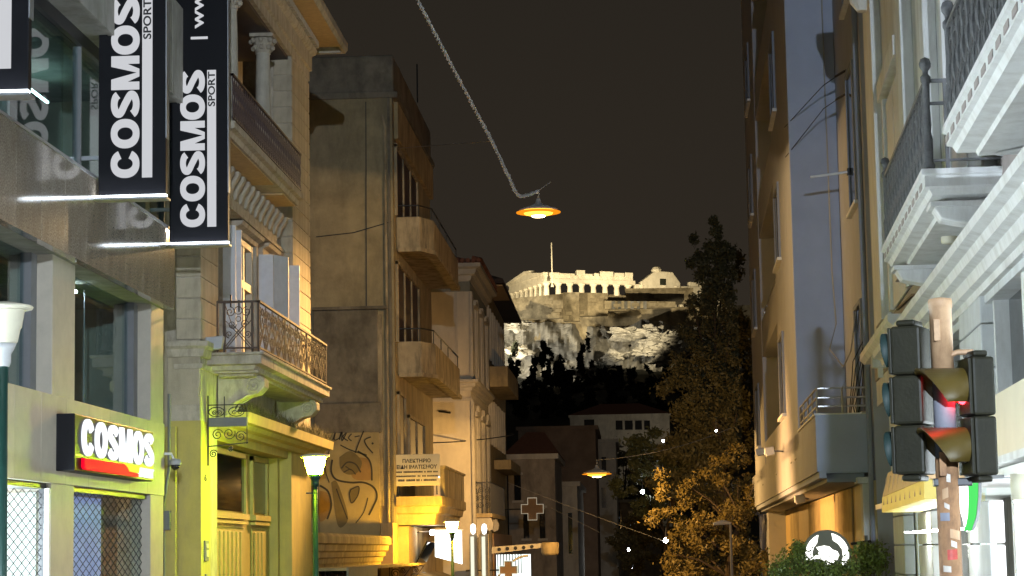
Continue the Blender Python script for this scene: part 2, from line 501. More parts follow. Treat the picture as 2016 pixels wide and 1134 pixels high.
def catmull(P, n=6):
    out = []
    for i in range(len(P) - 1):
        a, b, c, d = P[max(i - 1, 0)], P[i], P[i + 1], P[min(i + 2, len(P) - 1)]
        for j in range(n):
            t = j / n
            out.append(tuple(0.5 * ((2 * b[k]) + (-a[k] + c[k]) * t + (2 * a[k] - 5 * b[k] + 4 * c[k] - d[k]) * t * t + (-a[k] + 3 * b[k] - 3 * c[k] + d[k]) * t ** 3) for k in range(len(b))))
    return out + [tuple(P[-1])]
def heavy(word, o, right, up, width, height, depth, gap=0.05, mb=None, one=None):
    """extra heavy grotesque capitals C O S M built as solid strokes; returns one mesh builder (or a list of builders, one per letter)"""
    W_ = {'C': 0.96, 'O': 1.0, 'S': 0.90, 'M': 1.16}
    R, U = Vector(right).normalized(), Vector(up).normalized()
    N_ = R.cross(U)
    tot = sum(W_[c] for c in word) + gap * (len(word) - 1)
    k = width / tot
    x = 0.0
    res = []
    for ch in word:
        w = W_[ch]
        b = MB()
        strips = []
        if ch in 'CO':
            a0, a1 = (0, 2 * PI) if ch == 'O' else (math.radians(27), math.radians(333))
            st = []
            for i in range(41):
                a = a0 + (a1 - a0) * i / 40
                c, s = math.cos(a), math.sin(a)
                sg = lambda v, q: math.copysign(abs(v) ** q, v)
                st.append(((w / 2 + w / 2 * sg(c, 0.9), 0.5 + 0.51 * sg(s, 0.9)), (w / 2 + (w / 2 - 0.285) * sg(c, 0.95), 0.5 + 0.275 * sg(s, 0.95))))
            strips.append(st)
        elif ch == 'S':
            cl = [(w * 0.5 + 0.325 * math.cos(math.radians(a)), 0.735 + 0.158 * math.sin(math.radians(a))) for a in (8, 40, 75, 110, 150, 190, 225)]
            cl += [(w * 0.46, 0.53), (w * 0.58, 0.47)]
            cl += [(w * 0.5 + 0.335 * math.cos(math.radians(a)), 0.265 + 0.158 * math.sin(math.radians(a))) for a in (45, 10, -30, -70, -105, -140, -172)]
            cl = catmull(cl, 4)
            st = []
            for i, p in enumerate(cl):
                q0, q1 = cl[max(i - 1, 0)], cl[min(i + 1, len(cl) - 1)]
                dx, dy = q1[0] - q0[0], q1[1] - q0[1]
                l = math.hypot(dx, dy) or 1
                hw = 0.115 + 0.02 * abs(dy / l)
                st.append(((p[0] - dy / l * hw, p[1] + dx / l * hw), (p[0] + dy / l * hw, p[1] - dx / l * hw)))
            strips.append(st)
        else:
            strips.append([((0, 0), (0.27, 0)), ((0, 1), (0.27, 1))])
            strips.append([((w - 0.27, 0), (w, 0)), ((w - 0.27, 1), (w, 1))])
            strips.append([((0.03, 1), (0.36, 1)), ((w / 2 - 0.13, 0), (w / 2 + 0.02, 0))])
            strips.append([((w - 0.36, 1), (w - 0.03, 1)), ((w / 2 - 0.02, 0), (w / 2 + 0.13, 0))])
        for si, st in enumerate(strips):
            vs, fs = [], []
            dz = depth * (1 - 0.03 * si)
            for p, q in st:
                for pt in (p, q):
                    base = Vector(o) + R * ((x + pt[0]) * k) + U * (pt[1] * height)
                    vs += [tuple(base), tuple(base + N_ * dz)]
            for i in range(len(st) - 1):
                a = 4 * i
                fs += [(a + 1, a + 5, a + 7, a + 3), (a, a + 2, a + 6, a + 4), (a, a + 4, a + 5, a + 1), (a + 2, a + 3, a + 7, a + 6)]
            e_ = 4 * (len(st) - 1)
            if ch != 'O':
                fs += [(0, 1, 3, 2), (e_, e_ + 2, e_ + 3, e_ + 1)]
            b.add(vs, fs)
        res.append(b)
        x += w + gap
    if one:
        m = MB()
        for b in res:
            m.add([tuple(v) for v in b.v], b.f)
        return m
    return res
def pieces(name, mbs, mat, parent, **kw):
    return [part(name, m, mat, parent, **kw) for m in mbs]
# ================================================================ ground, road, pavements
def strip(x0, x1, ys, dz, x0f=None):
    mb = MB()
    vs, fs = [], []
    for y in ys:
        vs += [(x0(y), y, ground(y) + dz), (x1(y), y, ground(y) + dz)]
    for i in range(len(ys) - 1):
        fs.append((2 * i, 2 * i + 1, 2 * i + 3, 2 * i + 2))
    return mb.add(vs, fs)
struct('ground', strip(lambda y: -3000, lambda y: 3000, [-400, -40, 20, 60, 100, 150, 300, 900, 5000], -0.16), 'paving')
YS = [-20, 5, 20, 35, 50, 70, 90, 120, 150, 200, 260]
rgt = lambda y: 5.0 + 0.03 * (y - 50)
struct('road', strip(lambda y: -4.9, lambda y: rgt(y) - 2.6, YS, -0.13), 'asphalt')
def kerbwalk(name, xa, xb):
    mb = MB()
    vs, fs = [], []
    for y in YS:
        g = ground(y)
        vs += [(xa(y), y, g - 0.4), (xa(y), y, g), (xb(y), y, g), (xb(y), y, g - 0.4)]
    for i in range(len(YS) - 1):
        for j in range(3):
            fs.append((4 * i + j, 4 * i + j + 1, 4 * i + j + 5, 4 * i + j + 4))
    struct(name, mb.add(vs, fs), 'paving')
kerbwalk('pavement_left', lambda y: -13.0, lambda y: -4.9)
kerbwalk('pavement_right', lambda y: rgt(y) - 2.6, lambda y: 14.0)
zc = MB()
for i in range(9):
    x = -4.5 + i * 0.72
    if x < rgt(8) - 3.1:
        zc.box(x, x + 0.42, 6.2, 9.2, -0.13, -0.126)
struct('crossing_markings', zc, 'road_paint')

# ================================================================ sports shop building (left, near)
L = Frame(-8, 0, 0, 'L')
B = thing('shop_building', 'polished stone shop building with lit white letter sign and black blade signs', 'building', (-8, 14, 0))
part('wall', MB(L).box(14, 38.2, -12, -3.2, -0.5, 17), 'concrete', B)
part('side_wall', MB(L).box(37.9, 38.25, -11.9, -0.5, -0.6, 16.9), 'limestone', B)
part('floor_slab', MB(L).box(14, 38.15, -3.2, -0.52, 2.75, 3.9), 'concrete', B)
part('soffit', MB(L).box(14, 38.0, -3.2, -0.16, 5.97, 7.24), 'concrete', B)
# polished fascia panels
fp = MB(); fp.box(-0.15, 0, 0.005, 1.245, 5.94, 7.3)
fme = fp.mesh('fascia_panel')
for i in range(15):
    link('fascia_panel', fme, 'granite', B, bev=0.006, loc=(-8, 38.02 - 1.25 * (i + 1), 0))
part('window_ledge', MB(L).box(14, 38.02, -0.4, 0.02, 7.3, 7.34), 'aluminium', B)
# piers
for s0, s1 in ((30.87, 32.15), (37.32, 38.35), (22.6, 23.6)):
    part('pier', MB(L).box(s0, s1, -0.9, -0.27, 3.94, 5.97), 'limestone', B, bev=0.01)
    part('pier', MB(L).box(s0, s1, -0.9, -0.27, -0.6, 2.68), 'limestone', B, bev=0.01)
# spandrel of cream stone panels
sp = MB(); sp.box(-0.3, 0, 0.004, 1.346, 2.68, 3.94)
sme = sp.mesh('spandrel_panel')
for i in range(14):
    link('spandrel_panel', sme, 'limestone', B, bev=0.006, loc=(-8.25, 38.35 - 1.35 * (i + 1), 0))
# first floor windows behind the piers
for s0, s1 in ((23.6, 30.87), (32.15, 37.32)):
    w = part('window', MB(L).box(s0, s1, -0.62, -0.60, 3.94, 5.97), 'clear_glass', B)
    fr = MB(L)
    fr.box(s0, s0 + 0.08, -0.66, -0.54, 3.94, 5.97).box(s1 - 0.3, s1, -0.66, -0.5, 3.95, 5.96)
    fr.box(s0, s1, -0.66, -0.54, 3.945, 4.02)
    part('frame', fr, 'grey_frame', w)
part('interior_wall', MB(L).box(14.1, 37.9, -3.1, -2.9, 3.9, 5.97), 'grey_frame', B)
gar = MB(L)      # hanging zigzag rail inside the second window
for k in range(7):
    z = 4.15 + k * 0.25
    gar.tube([(33.1, -0.75, z), (33.9, -0.75, z + 0.42)], 0.014, 4)
gar.tube([(34.6, -0.75, 3.95), (34.6, -0.75, 5.9)], 0.012, 4).tube([(33.9, -0.75, 3.95), (33.9, -0.75, 5.9)], 0.01, 4)
part('display_rail', gar, 'aluminium', B)
part('ceiling_spot', MB(L).lathe([(0.0, 0), (0.035, 0.01), (0.035, 0.05)], (34.2, -0.8, 5.8), 8), 'white_lamp', B)
# ground floor shop windows with rolling grilles
def grille(s0, s1, z0, z1, n, par):
    mb = MB(L)
    step, h, row = 0.20, 0.036, 0.085
    z = z0
    r = 0
    while z < z1:
        pts = []
        s = s0
        k = 0
        while s <= s1:
            pts.append((s, n, z + (h if (k + r) % 2 else -h)))
            s += step; k += 1
        mb.tube(pts, 0.0065, 3)
        z += row * 0.85; r += 1
    return part('rolling_grille', mb, 'black_metal', par, kind='stuff')
for k, (s0, s1, m) in enumerate(((14.2, 22.6, 'interior_white'), (23.6, 30.87, 'interior_white'), (32.15, 37.32, None))):
    part('shop_window', MB(L).box(s0, s1, -0.46, -0.44, -0.6, 2.68), 'shop_glass', B)
    part('lintel', MB(L).box(s0, s1, -0.8, -0.34, 2.6, 2.679), 'black_metal', B)
    if m:
        part('lit_display', MB(L).box(s0, s1, -0.97, -0.95, -0.5, 2.55), m, B, label='brightly lit white interior of the shop window')
        part('jamb', MB(L).box(s1 - 0.12, s1 - 0.01, -0.335, -0.27, -0.6, 2.6), 'white_paint', B)
        part('guide_rail', MB(L).box(s1 - 0.10, s1 - 0.01, -0.42, -0.335, -0.6, 2.6), 'black_metal', B)
        part('lit_return', MB(L).box(s1 - 0.08, s1 - 0.06, -0.95, -0.47, -0.5, 2.55), 'interior_dim', B)
    else:
        part('lit_display', MB(L).box(32.3, 35.9, -0.80, -0.78, 1.25, 2.58), 'poster_blue', B, label='blue lit poster behind the lattice')
        part('display_shelf', MB(L).box(32.2, 37.2, -0.78, -0.5, 1.05, 1.16), 'limestone', B)
        part('display_wall', MB(L).box(32.1, 37.4, -0.95, -0.85, -0.6, 2.6), 'grey_frame', B)
    grille(s0, s1, -0.5 if k < 2 else 1.2, 2.6, -0.385, B)
# strip windows above the fascia
for s0, s1 in ((16, 22.4), (22.4, 27.3), (27.3, 32.2), (32.2, 38.1)):
    w = part('upper_window', MB(L).box(s0, s1, -0.27, -0.25, 7.34, 9.32), 'clear_glass', B)
    part('mullion', MB(L).box(s1 - 0.05, s1, -0.33, -0.2, 7.34, 9.32), 'grey_frame', w)
part('head_frame', MB(L).box(14, 38.1, -0.4, -0.17, 9.32, 9.52), 'black_metal', B)
part('upper_interior', MB(L).box(14.1, 37.8, -2.9, -2.7, 7.3, 9.5), 'grey_green', B)
for s in (27.6, 31.0, 34.5):
    part('ceiling_tube', MB(L).box(s, s + 1.6, -1.8, -1.76, 9.3, 9.33), 'tube_teal', B)
part('interior_column', MB(L).box(30.4, 30.8, -1.3, -0.9, 7.3, 9.45), 'white_stucco', B)
part('interior_beam', MB(L).box(28.0, 37.6, -2.2, -1.9, 8.4, 8.6), 'white_paint', B)
sof = MB(); sof.box(0, 0.98, 0.006, 1.75, 9.52, 9.62)
sofme = sof.mesh('soffit_slab')
for i in range(13):
    link('soffit_slab', sofme, 'concrete', B, loc=(-8.72, 38.1 - 1.76 * (i + 1), 0))
up = MB(); up.box(-0.1, 0, 0.005, 1.6, 9.5, 11.2)
upme = up.mesh('upper_panel')
for i in range(14):
    link('upper_panel', upme, 'concrete', B, bev=0.006, loc=(-7.72, 38.1 - 1.61 * (i + 1), 0))
part('upper_wall', MB(L).box(14, 38.1, -3.2, -0.3, 9.7, 17), 'concrete', B)

# lit wall sign
S = thing('wall_sign', 'lit white COSMOS letters over a red swoosh on a dark box', 'sign', (-8.25, 31, 2.8))
part('sign_box', MB(L).box(31.05, 36.2, -0.26, 0.02, 2.86, 3.68), 'black_panel', S, bev=0.015)
xs = [(31.40, 32.08), (32.20, 32.92), (33.06, 33.64), (33.78, 34.56), (34.70, 35.40), (35.54, 36.10)]
for lm in heavy('COSMOS', L.p(31.40, 0.025, 3.10), L.t, (0, 0, 1), 4.72, 0.53, 0.03, gap=0.15):
    part('letter', lm, 'letter_bright', S)
sw = [(31.4, 3.05), (31.4, 2.92), (31.5, 2.89), (34.9, 2.89), (34.9, 2.94), (34.25, 2.95), (34.1, 3.02), (33.9, 3.06)]
part('red_swoosh', MB(L).prism([(a, b) for a, b in sw], (0, 0.025, 0), (1, 0, 0), (0, 0, 1), (0, 0.05, 0)), 'red_plastic', S)
part('yellow_tip', MB(L).prism([(33.95, 3.065), (34.15, 3.02), (34.3, 2.965), (34.95, 2.955), (35.0, 3.065)], (0, 0.03, 0), (1, 0, 0), (0, 0, 1), (0, 0.04, 0)), 'yellow_plastic', S)
part('small_lettering', text('SPORT', L.p(35.02, 0.03, 2.9), L.t, (0, 0, 1), width=1.0, height=0.15, depth=0.05, bold=0.03), 'letter_bright', S)
part('thin_bar', MB(L).box(31.1, 31.5, 0.022, 0.03, 3.08, 3.095), 'aluminium', S)

# three black blade signs
def blade(y, label, www):
    t = thing('blade_sign', label, 'sign', (-8, y, 7), 'black vertical shop signs on the facade')
    p = part('panel', MB(L).box(y - 0.07, y + 0.07, 0.04, 1.07, 7.05, 12.6), 'black_panel', t, bev=0.01)
    part('edge_trim', MB(L).box(y - 0.085, y + 0.085, 1.07, 1.085, 7.9, 12.6), 'aluminium', t)
    f0 = y - 0.075
    dn = Vector((-1, 0, 0))
    for lm in heavy('COSMOS', L.p(f0, 0.665, 7.30), (0, 0, 1), dn, 2.78, 0.43, 0.012):
        part('letter', lm, 'letter_glow', t)
    part('letter_strip', MB(L).box(f0 - 0.012, f0, 0.71, 0.865, 7.30, 10.08), 'letter_glow', t)
    part('small_lettering', text('SPORT', L.p(f0 - 0.012, 0.85, 9.43), (0, 0, 1), dn, width=0.62, height=0.125, depth=0.006, bold=0.02), 'text_black', t)
    if www:
        part('web_lettering', text('| www', L.p(f0, 0.72, 10.64), (0, 0, 1), dn, width=1.15, height=0.30, depth=0.012, bold=0.012), 'letter_glow', t)
    part('light_bar', MB(L).box(y - 0.20, y - 0.10, -0.02, 1.10, 6.985, 7.02), 'tube_glow', t)
    part('light_tray', MB(L).box(y - 0.22, y + 0.09, -0.02, 1.11, 6.955, 6.985), 'aluminium', t)
    for z in (7.6, 9.8, 12.0):
        part('bracket', MB(L).box(y - 0.03, y + 0.03, -0.3, 0.05, z, z + 0.06), 'aluminium', t)
blade(37.45, 'black blade sign with web address, lowest in view and nearest the old mansion', True)
blade(32.35, 'middle black blade sign with white letters, between the other two blade signs', False)
blade(24.8, 'black blade sign cut by the left edge, its letters mostly out of view', False)

# small camera at the corner, and the narrow gap beside the shop
C = thing('security_camera', 'small pale dome security camera at the corner of the shop', 'camera', tuple(L.p(38.3, -0.1, 3.25)))
part('mount', MB(L).tube([(38.36, -0.3, 3.42), (38.45, -0.15, 3.42), (38.45, -0.1, 3.3)], 0.025, 6), 'white_paint', C)
part('housing', MB(L).lathe([(0.0, 0.12), (0.09, 0.10), (0.11, 0.03), (0.10, 0.0)], (38.45, -0.08, 3.22), 12), 'lamp_grey', C, smooth=True)
part('dome', MB(L).lathe([(0.085, 0.0), (0.075, -0.05), (0.03, -0.085), (0.0, -0.09)], (38.45, -0.08, 3.22), 12), 'dark_glass', C, smooth=True)
G = thing('alley_wall', 'yellow lit narrow wall in the gap between shop and mansion', 'wall', (-9, 40.2, -0.55))
part('wall', MB().box(-10.5, -8.42, 40.1, 40.3, -0.6, 4.0), 'neo_ground_lamplit', G)
part('drain_pipe', MB().tube([(-8.62, 40.0, -0.5), (-8.62, 40.0, 2.6), (-8.52, 40.0, 3.2), (-8.52, 40.0, 4.6)], 0.03, 6), 'grey_frame', G)
part('meter_box', MB().box(-8.66, -8.5, 39.95, 40.1, 2.1, 2.45), 'grey_frame', G)
fg = thing('iron_gate', 'short yellow lit iron bar gate at the alley mouth', 'gate', (-8.6, 39.2, -0.55))
for k in range(5):
    part('bar', MB().tube([(-8.82 + k * 0.07, 39.2, -0.5), (-8.82 + k * 0.07, 39.2, 1.35)], 0.011, 5), 'aluminium', fg)
part('rail', MB().box(-8.84, -8.5, 39.19, 39.21, 1.12, 1.15), 'aluminium', fg)

# ================================================================ neoclassical mansion (left)
N = thing('neoclassical_mansion', 'old neoclassical mansion with columned loggia and wrought iron balconies', 'building', (-8, 40.3, -0.6))
Z0, ZB = -1.1, 5.45
part('wall', MB(L).box(40.4, 54.4, -9, -0.62, Z0, 9.6), 'neo_plaster', N)
part('upper_wall', MB(L).box(40.4, 54.4, -9, -1.7, 9.6, 14.7), 'neo_plaster', N)
part('ground_wall', MB(L).box(40.36, 41.25, -0.62, 0.0, Z0, 4.12).box(51.3, 54.45, -0.62, -0.02, Z0, 4.14).box(41.25, 51.3, -0.62, -0.1, 3.86, 4.13), 'neo_ground_lamplit', N)
part('mezzanine_wall', MB(L).box(40.36, 54.45, -0.62, -0.04, 4.42, ZB - 0.12), 'neo_plaster', N)
# rusticated corner pilasters, block by block
bk = MB(); bk.box(0, 0.47, 0, 1.72, 0.008, 0.382)
bme = bk.mesh('block')
b2 = MB(); b2.box(0, 0.46, 0, 2.85, 0.008, 0.382)
b2me = b2.mesh('block')
z = ZB + 0.18
while z < 13.3:
    link('block', bme, 'neo_plaster', N, bev=0.018, loc=(-8.47, 40.36, z))
    link('block', b2me, 'neo_plaster', N, bev=0.018, loc=(-8.46, 51.6, z))
    z += 0.395
pieces('pilaster_core', [MB(L).box(40.39, 42.05, -0.65, -0.02, Z0, 13.6), MB(L).box(51.63, 54.42, -0.65, -0.02, 4.2, 13.6)], 'neo_trim', N)
part('belt_course', MB(L).moulding([(-0.62, ZB - 0.14), (0.05, ZB - 0.14), (0.09, ZB), (0.16, ZB + 0.05), (0.16, ZB + 0.14), (-0.62, ZB + 0.14)], [(40.34, -0.62), (40.34, -0.0), (42.1, -0.0)]), 'neo_trim', N)
part('pilaster_collar', MB(L).moulding([(-0.3, ZB - 0.36), (0.03, ZB - 0.36), (0.05, ZB - 0.27), (-0.3, ZB - 0.27)], [(40.35, -0.5), (40.35, -0.0), (42.1, -0.0)]), 'neo_trim', N)
# frieze with brackets
part('frieze', MB(L).box(42.06, 51.62, -0.62, -0.28, 8.85, 9.6), 'neo_trim', N)
br = MB()
br.prism([(0, 0), (0.05, 0.04), (0.09, 0.2), (0.22, 0.42), (0.22, 0.5), (0, 0.5)], (0, 0, 0), (1, 0, 0), (0, 0, 1), (0, 0.24, 0))
brme = br.mesh('bracket')
for i in range(15):
    link('bracket', brme, 'neo_trim', N, loc=(-8.28, 42.2 + i * 0.63, 9.07))
part('frieze_ledge', MB(L).box(42.06, 51.62, -0.62, -0.2, 8.78, 8.86), 'neo_trim', N)
# upper balcony slab + purple railing
part('upper_balcony', MB(L).moulding([(-0.9, 9.62), (0.42, 9.62), (0.45, 9.72), (0.55, 9.74), (0.55, 9.88), (-0.9, 9.88)], [(40.9, 0.0), (49.7, 0.0)]), 'neo_trim', N)
pieces('balcony_soffit', [MB(L).box(41.0, 46.6, -0.2, 0.36, 9.59, 9.62), MB(L).box(47.9, 49.6, -0.2, 0.36, 9.59, 9.62)], 'wood_soffit', N)
rl = part('upper_railing', MB(L).box(40.95, 49.65, 0.47, 0.52, 10.78, 10.82).box(40.95, 49.65, 0.48, 0.51, 9.95, 9.98).box(40.95, 40.99, -0.2, 0.52, 10.78, 10.82), 'iron_purple', N)
un = MB()
un.tube(on((0, 0, 0), (0, 1, 0), (0, 0, 1), spiral(0.11, 0.62, 0.1, 1.6)), 0.011, 4)
un.tube(on((0, 0, 0), (0, 1, 0), (0, 0, 1), spiral(0.11, 0.2, 0.1, 1.6, PI)), 0.011, 4)
un.tube(on((0, 0, 0), (0, 1, 0), (0, 0, 1), [(0.0, 0.0), (0.2, 0.4), (0.0, 0.8)]), 0.012, 4)
un.tube(on((0, 0, 0), (0, 1, 0), (0, 0, 1), [(0.22, 0.0), (0.02, 0.4), (0.22, 0.8)]), 0.012, 4)
un.tube([(0, 0, 0), (0, 0, 0.81)], 0.013, 4)
unme = un.mesh('scroll_panel')
for i in range(38):
    link('scroll_panel', unme, 'iron_purple', rl, loc=tuple(L.p(41.0 + i * 0.228, 0.495, 9.97)))
# loggia columns
for s in (44.9, 49.1, 40.95):
    c = part('column', MB(L).lathe([(0.22, 9.9), (0.24, 9.95), (0.24, 10.02), (0.19, 10.07), (0.185, 11.2), (0.17, 12.5), (0.155, 13.05), (0.18, 13.08)], (s, -0.28, 0), 20), 'neo_column', N, smooth=True)
    cp = MB(L)
    cp.lathe([(0.165, 13.08), (0.19, 13.14), (0.2, 13.26), (0.26, 13.42), (0.17, 13.44)], (s, -0.28, 0), 14)
    for k in range(8):
        a = k * PI / 4
        for zz, rr in ((13.2, 0.225), (13.36, 0.275)):
            cp.lathe([(0.0, -0.06), (0.05, -0.03), (0.058, 0.03), (0.03, 0.06), (0.0, 0.065)], (s + rr * math.cos(a), -0.28 + rr * math.sin(a), zz), 6)
    cp.box(s - 0.27, s + 0.27, -0.55, -0.01, 13.44, 13.52)
    part('capital', cp, 'neo_trim', c)
part('loggia_back', MB(L).box(42.0, 51.7, -1.7, -1.6, 9.6, 13.5), 'neo_plaster', N)
lw = part('loggia_window', MB(L).box(46.0, 48.2, -1.6, -1.56, 9.9, 12.6), 'dark_glass', N)
part('frame', MB(L).box(45.85, 46.0, -1.6, -1.5, 9.9, 12.75).box(48.2, 48.35, -1.6, -1.5, 9.9, 12.75).box(45.8, 48.4, -1.6, -1.46, 12.6, 12.8), 'neo_trim', lw)
part('loggia_ceiling', MB(L).box(42.0, 51.7, -1.7, -0.1, 13.52, 13.62), 'iron_purple', N)
# entablature, dentils and wooden eave
part('entablature', MB(L).moulding([(-0.7, 13.6), (0.02, 13.6), (0.02, 13.85), (0.08, 13.87), (0.08, 14.25), (0.16, 14.3), (0.2, 14.42), (-0.7, 14.42)], [(40.3, -0.6), (40.3, -0.02), (54.5, -0.02), (54.5, -0.8)]), 'neo_trim', N)
dn_ = MB(); dn_.box(0, 0.13, 0, 0.14, 0, 0.16)
dnme = dn_.mesh('dentil')
for i in range(56):
    link('dentil', dnme, 'neo_trim', N, loc=(-7.86, 40.5 + i * 0.25, 14.42))
part('eave', MB(L).box(39.7, 55.1, -9, 0.72, 14.62, 14.68), 'wood_soffit', N)
part('gutter', MB(L).moulding([(0.66, 14.64), (0.74, 14.62), (0.80, 14.72), (0.80, 14.9), (0.66, 14.9)], [(39.6, -0.6), (39.6, 0.0), (55.2, 0.0), (55.2, -3)]), 'neo_trim', N)
part('roof', MB(L).add([(39.6, 0.75, 14.9), (55.2, 0.75, 14.9), (55.2, -9, 14.9), (39.6, -9, 14.9), (44, -4, 17.2), (51, -4, 17.2)], [(0, 1, 5, 4), (1, 2, 5), (2, 3, 4, 5), (3, 0, 4), (0, 3, 2, 1)]), 'roof_tile', N)
# first floor french doors, hoods and white shutters
for k, (s0, s1) in enumerate(((42.75, 44.35), (46.3, 48.5), (49.75, 51.2))):
    w = part('french_door', MB(L).box(s0 + 0.02, s1 - 0.02, -0.60, -0.56, 5.5, 8.48), 'brown_glass', N)
    f = MB(L)
    f.box(s0, s0 + 0.16, -0.62, -0.42, 5.48, 8.5).box(s1 - 0.16, s1, -0.62, -0.42, 5.48, 8.5)
    m = (s0 + s1) / 2
    f.box(m - 0.09, m + 0.09, -0.61, -0.44, 5.48, 8.49).box(s0, s1, -0.61, -0.43, 7.42, 7.6).box(s0, s1, -0.61, -0.43, 8.36, 8.5).box(s0, s1, -0.61, -0.43, 5.49, 5.95)
    part('frame', f, 'frame_cream', w, bev=0.008)
    h = MB(L)
    h.moulding([(-0.3, 8.52), (-0.02, 8.52), (0.0, 8.62), (0.12, 8.66), (0.15, 8.74), (-0.3, 8.74)], [(s0 - 0.3, -0.35), (s1 + 0.3, -0.35)])
    part('window_hood', h, 'neo_trim', w)
    for sj in (s0 - 0.28, s1 + 0.08):
        part('pilaster_strip', MB(L).box(sj, sj + 0.2, -0.62, -0.36, 5.48, 8.52), 'neo_trim', w)
def shutter(s, n0, n1, skew):
    p = part('shutter', MB(L).add([(s, n0, 5.5), (s + skew, n1, 5.5), (s + skew + 0.045, n1, 5.5), (s + 0.045, n0, 5.5), (s, n0, 8.44), (s + skew, n1, 8.44), (s + skew + 0.045, n1, 8.44), (s + 0.045, n0, 8.44)],
        [(0, 1, 2, 3), (4, 5, 6, 7), (0, 1, 5, 4), (1, 2, 6, 5), (2, 3, 7, 6), (3, 0, 4, 7)]), 'shutter_white', N)
    part('latch', MB(L).box(s - 0.03, s, n1 - 0.06, n1 - 0.03, 6.7, 6.95), 'iron_black', p)
shutter(45.4, -0.42, -0.14, 0.02)
shutter(49.25, -0.42, -0.10, 0.03)
shutter(49.32, -0.09, 0.16, 0.55)
shutter(51.25, -0.04, 0.20, 0.05)
shutter(44.45, -0.42, -0.14, 0.3)
# lower balcony
slab = MB(L)
slab.moulding([(-1.2, 5.12), (-0.18, 5.12), (-0.14, 5.2), (0.0, 5.22), (0.0, 5.38), (0.05, 5.40), (0.05, 5.44), (-1.2, 5.44)], [(41.05, -0.6), (41.05, 1.02), (50.4, 1.02), (50.4, -0.6)])
part('lower_balcony', slab, 'neo_trim', N)
part('balcony_panel', MB(L).box(41.4, 50.1, 0.0, 0.9, 5.08, 5.13).box(41.6, 49.9, 0.1, 0.78, 5.03, 5.09), 'neo_trim', N)
for s in (42.0, 49.0):
    c = MB(L)
    pr = [(0, 4.2), (0.12, 4.22), (0.2, 4.4), (0.3, 4.55), (0.55, 4.66), (0.8, 4.72), (0.92, 4.85), (0.92, 5.0), (0.82, 5.08), (0, 5.08)]
    c.prism(pr, (s, 0, 0), (0, 1, 0), (0, 0, 1), (0.5, 0, 0))
    cc = part('corbel', c, 'neo_trim', N, bev=0.02)
    for ss in (s - 0.03, s + 0.53):
        v = MB(L)
        v.tube(on((ss, 0, 0), (0, 1, 0), (0, 0, 1), spiral(0.72, 4.88, 0.16, 2.0, 0.5, n=26)), 0.028, 5)
        v.tube(on((ss, 0, 0), (0, 1, 0), (0, 0, 1), spiral(0.16, 4.42, 0.12, 1.6, PI, n=20)), 0.024, 5)
        v.tube([(ss, 0.2, 4.3), (ss, 0.34, 4.55), (ss, 0.6, 4.7)], 0.022, 5)
        part('scroll', v, 'neo_trim', cc)
RB = part('lower_railing', MB(L).box(41.16, 50.3, 0.93, 0.985, 6.40, 6.44).box(41.16, 50.3, 0.94, 0.975, 5.52, 5.55).box(41.16, 41.21, 0.14, 0.98, 6.40, 6.44).box(41.16, 41.2, 0.14, 0.97, 5.52, 5.55).box(50.25, 50.3, 0.1, 0.98, 6.40, 6.44), 'iron_brown', N)
for s, n in ((41.185, 0.95), (50.27, 0.95), (41.185, 0.16), (41.185, 0.29), (41.185, 0.83), (44.3, 0.955), (47.3, 0.955)):
    part('post', MB(L).box(s - 0.02, s + 0.02, n - 0.02, n + 0.02, 5.44, 6.42), 'iron_brown', RB)
def scrollwork(u, w, h, lay):
    """one rail panel drawn in (along, up) and laid out by lay"""
    mb = MB(L)
    def T(pts, r=0.011, c=False):
        mb.tube([lay(a, b) for a, b in pts], r, 4, c)
    c = w / 2
    T(ring(c, h * 0.83, 0.075, 0.075, 10), c=True)
    T(ring(c, h * 0.64, 0.05, 0.05, 8), c=True)
    for sg in (-1, 1):
        T(spiral(c + sg * w * 0.30, h * 0.80, 0.10, 1.5, PI / 2, sg))
        T(spiral(c + sg * w * 0.22, h * 0.52, 0.085, 1.5, 0, sg))
        T(spiral(c + sg * w * 0.33, h * 0.30, 0.07, 1.4, -PI / 2, sg))
        T([(c + sg * w * 0.48, h * 0.98), (c + sg * w * 0.25, h * 0.55), (c - sg * w * 0.22, h * 0.22), (c - sg * w * 0.48, 0.02)])
        T([(c + sg * w * 0.48, h * 0.62), (c, h * 0.30), (c - sg * w * 0.42, h * 0.0)])
        T([(c + sg * w * 0.46, 0), (c + sg * w * 0.46, h)], 0.008)
    return mb
part('scroll_panel', scrollwork(0, 0.54, 0.86, lambda a, b: (41.185, 0.29 + a, 5.54 + b)), 'iron_brown', RB)
q = MB()
sc_ = scrollwork(0, 0.76, 0.86, lambda a, b: (a, 0, b))
q.v = [v - Vector((-8, 0, 0)) for v in sc_.v]; q.f = sc_.f
scme = q.mesh('scroll_panel')
for i in range(12):
    link('scroll_panel', scme, 'iron_brown', RB, loc=tuple(L.p(41.2 + i * 0.757, 0.955, 5.54)))
# flood light box on the balcony end
fl = thing('balcony_floodlight', 'small pale floodlight clamped to the near end of the lower balcony', 'floodlight', tuple(L.p(41.0, 0.2, 5.5)))
part('housing', MB(L).prism([(0.02, 5.46), (0.30, 5.5), (0.34, 5.74), (0.0, 5.72)], (40.8, 0, 0), (0, 1, 0), (0, 0, 1), (0.2, 0, 0)), 'lamp_grey', fl, bev=0.015)
part('arm', MB(L).tube([(40.95, 0.08, 5.6), (41.05, -0.25, 5.66), (41.05, -0.3, 5.5)], 0.03, 6), 'grey_frame', fl)
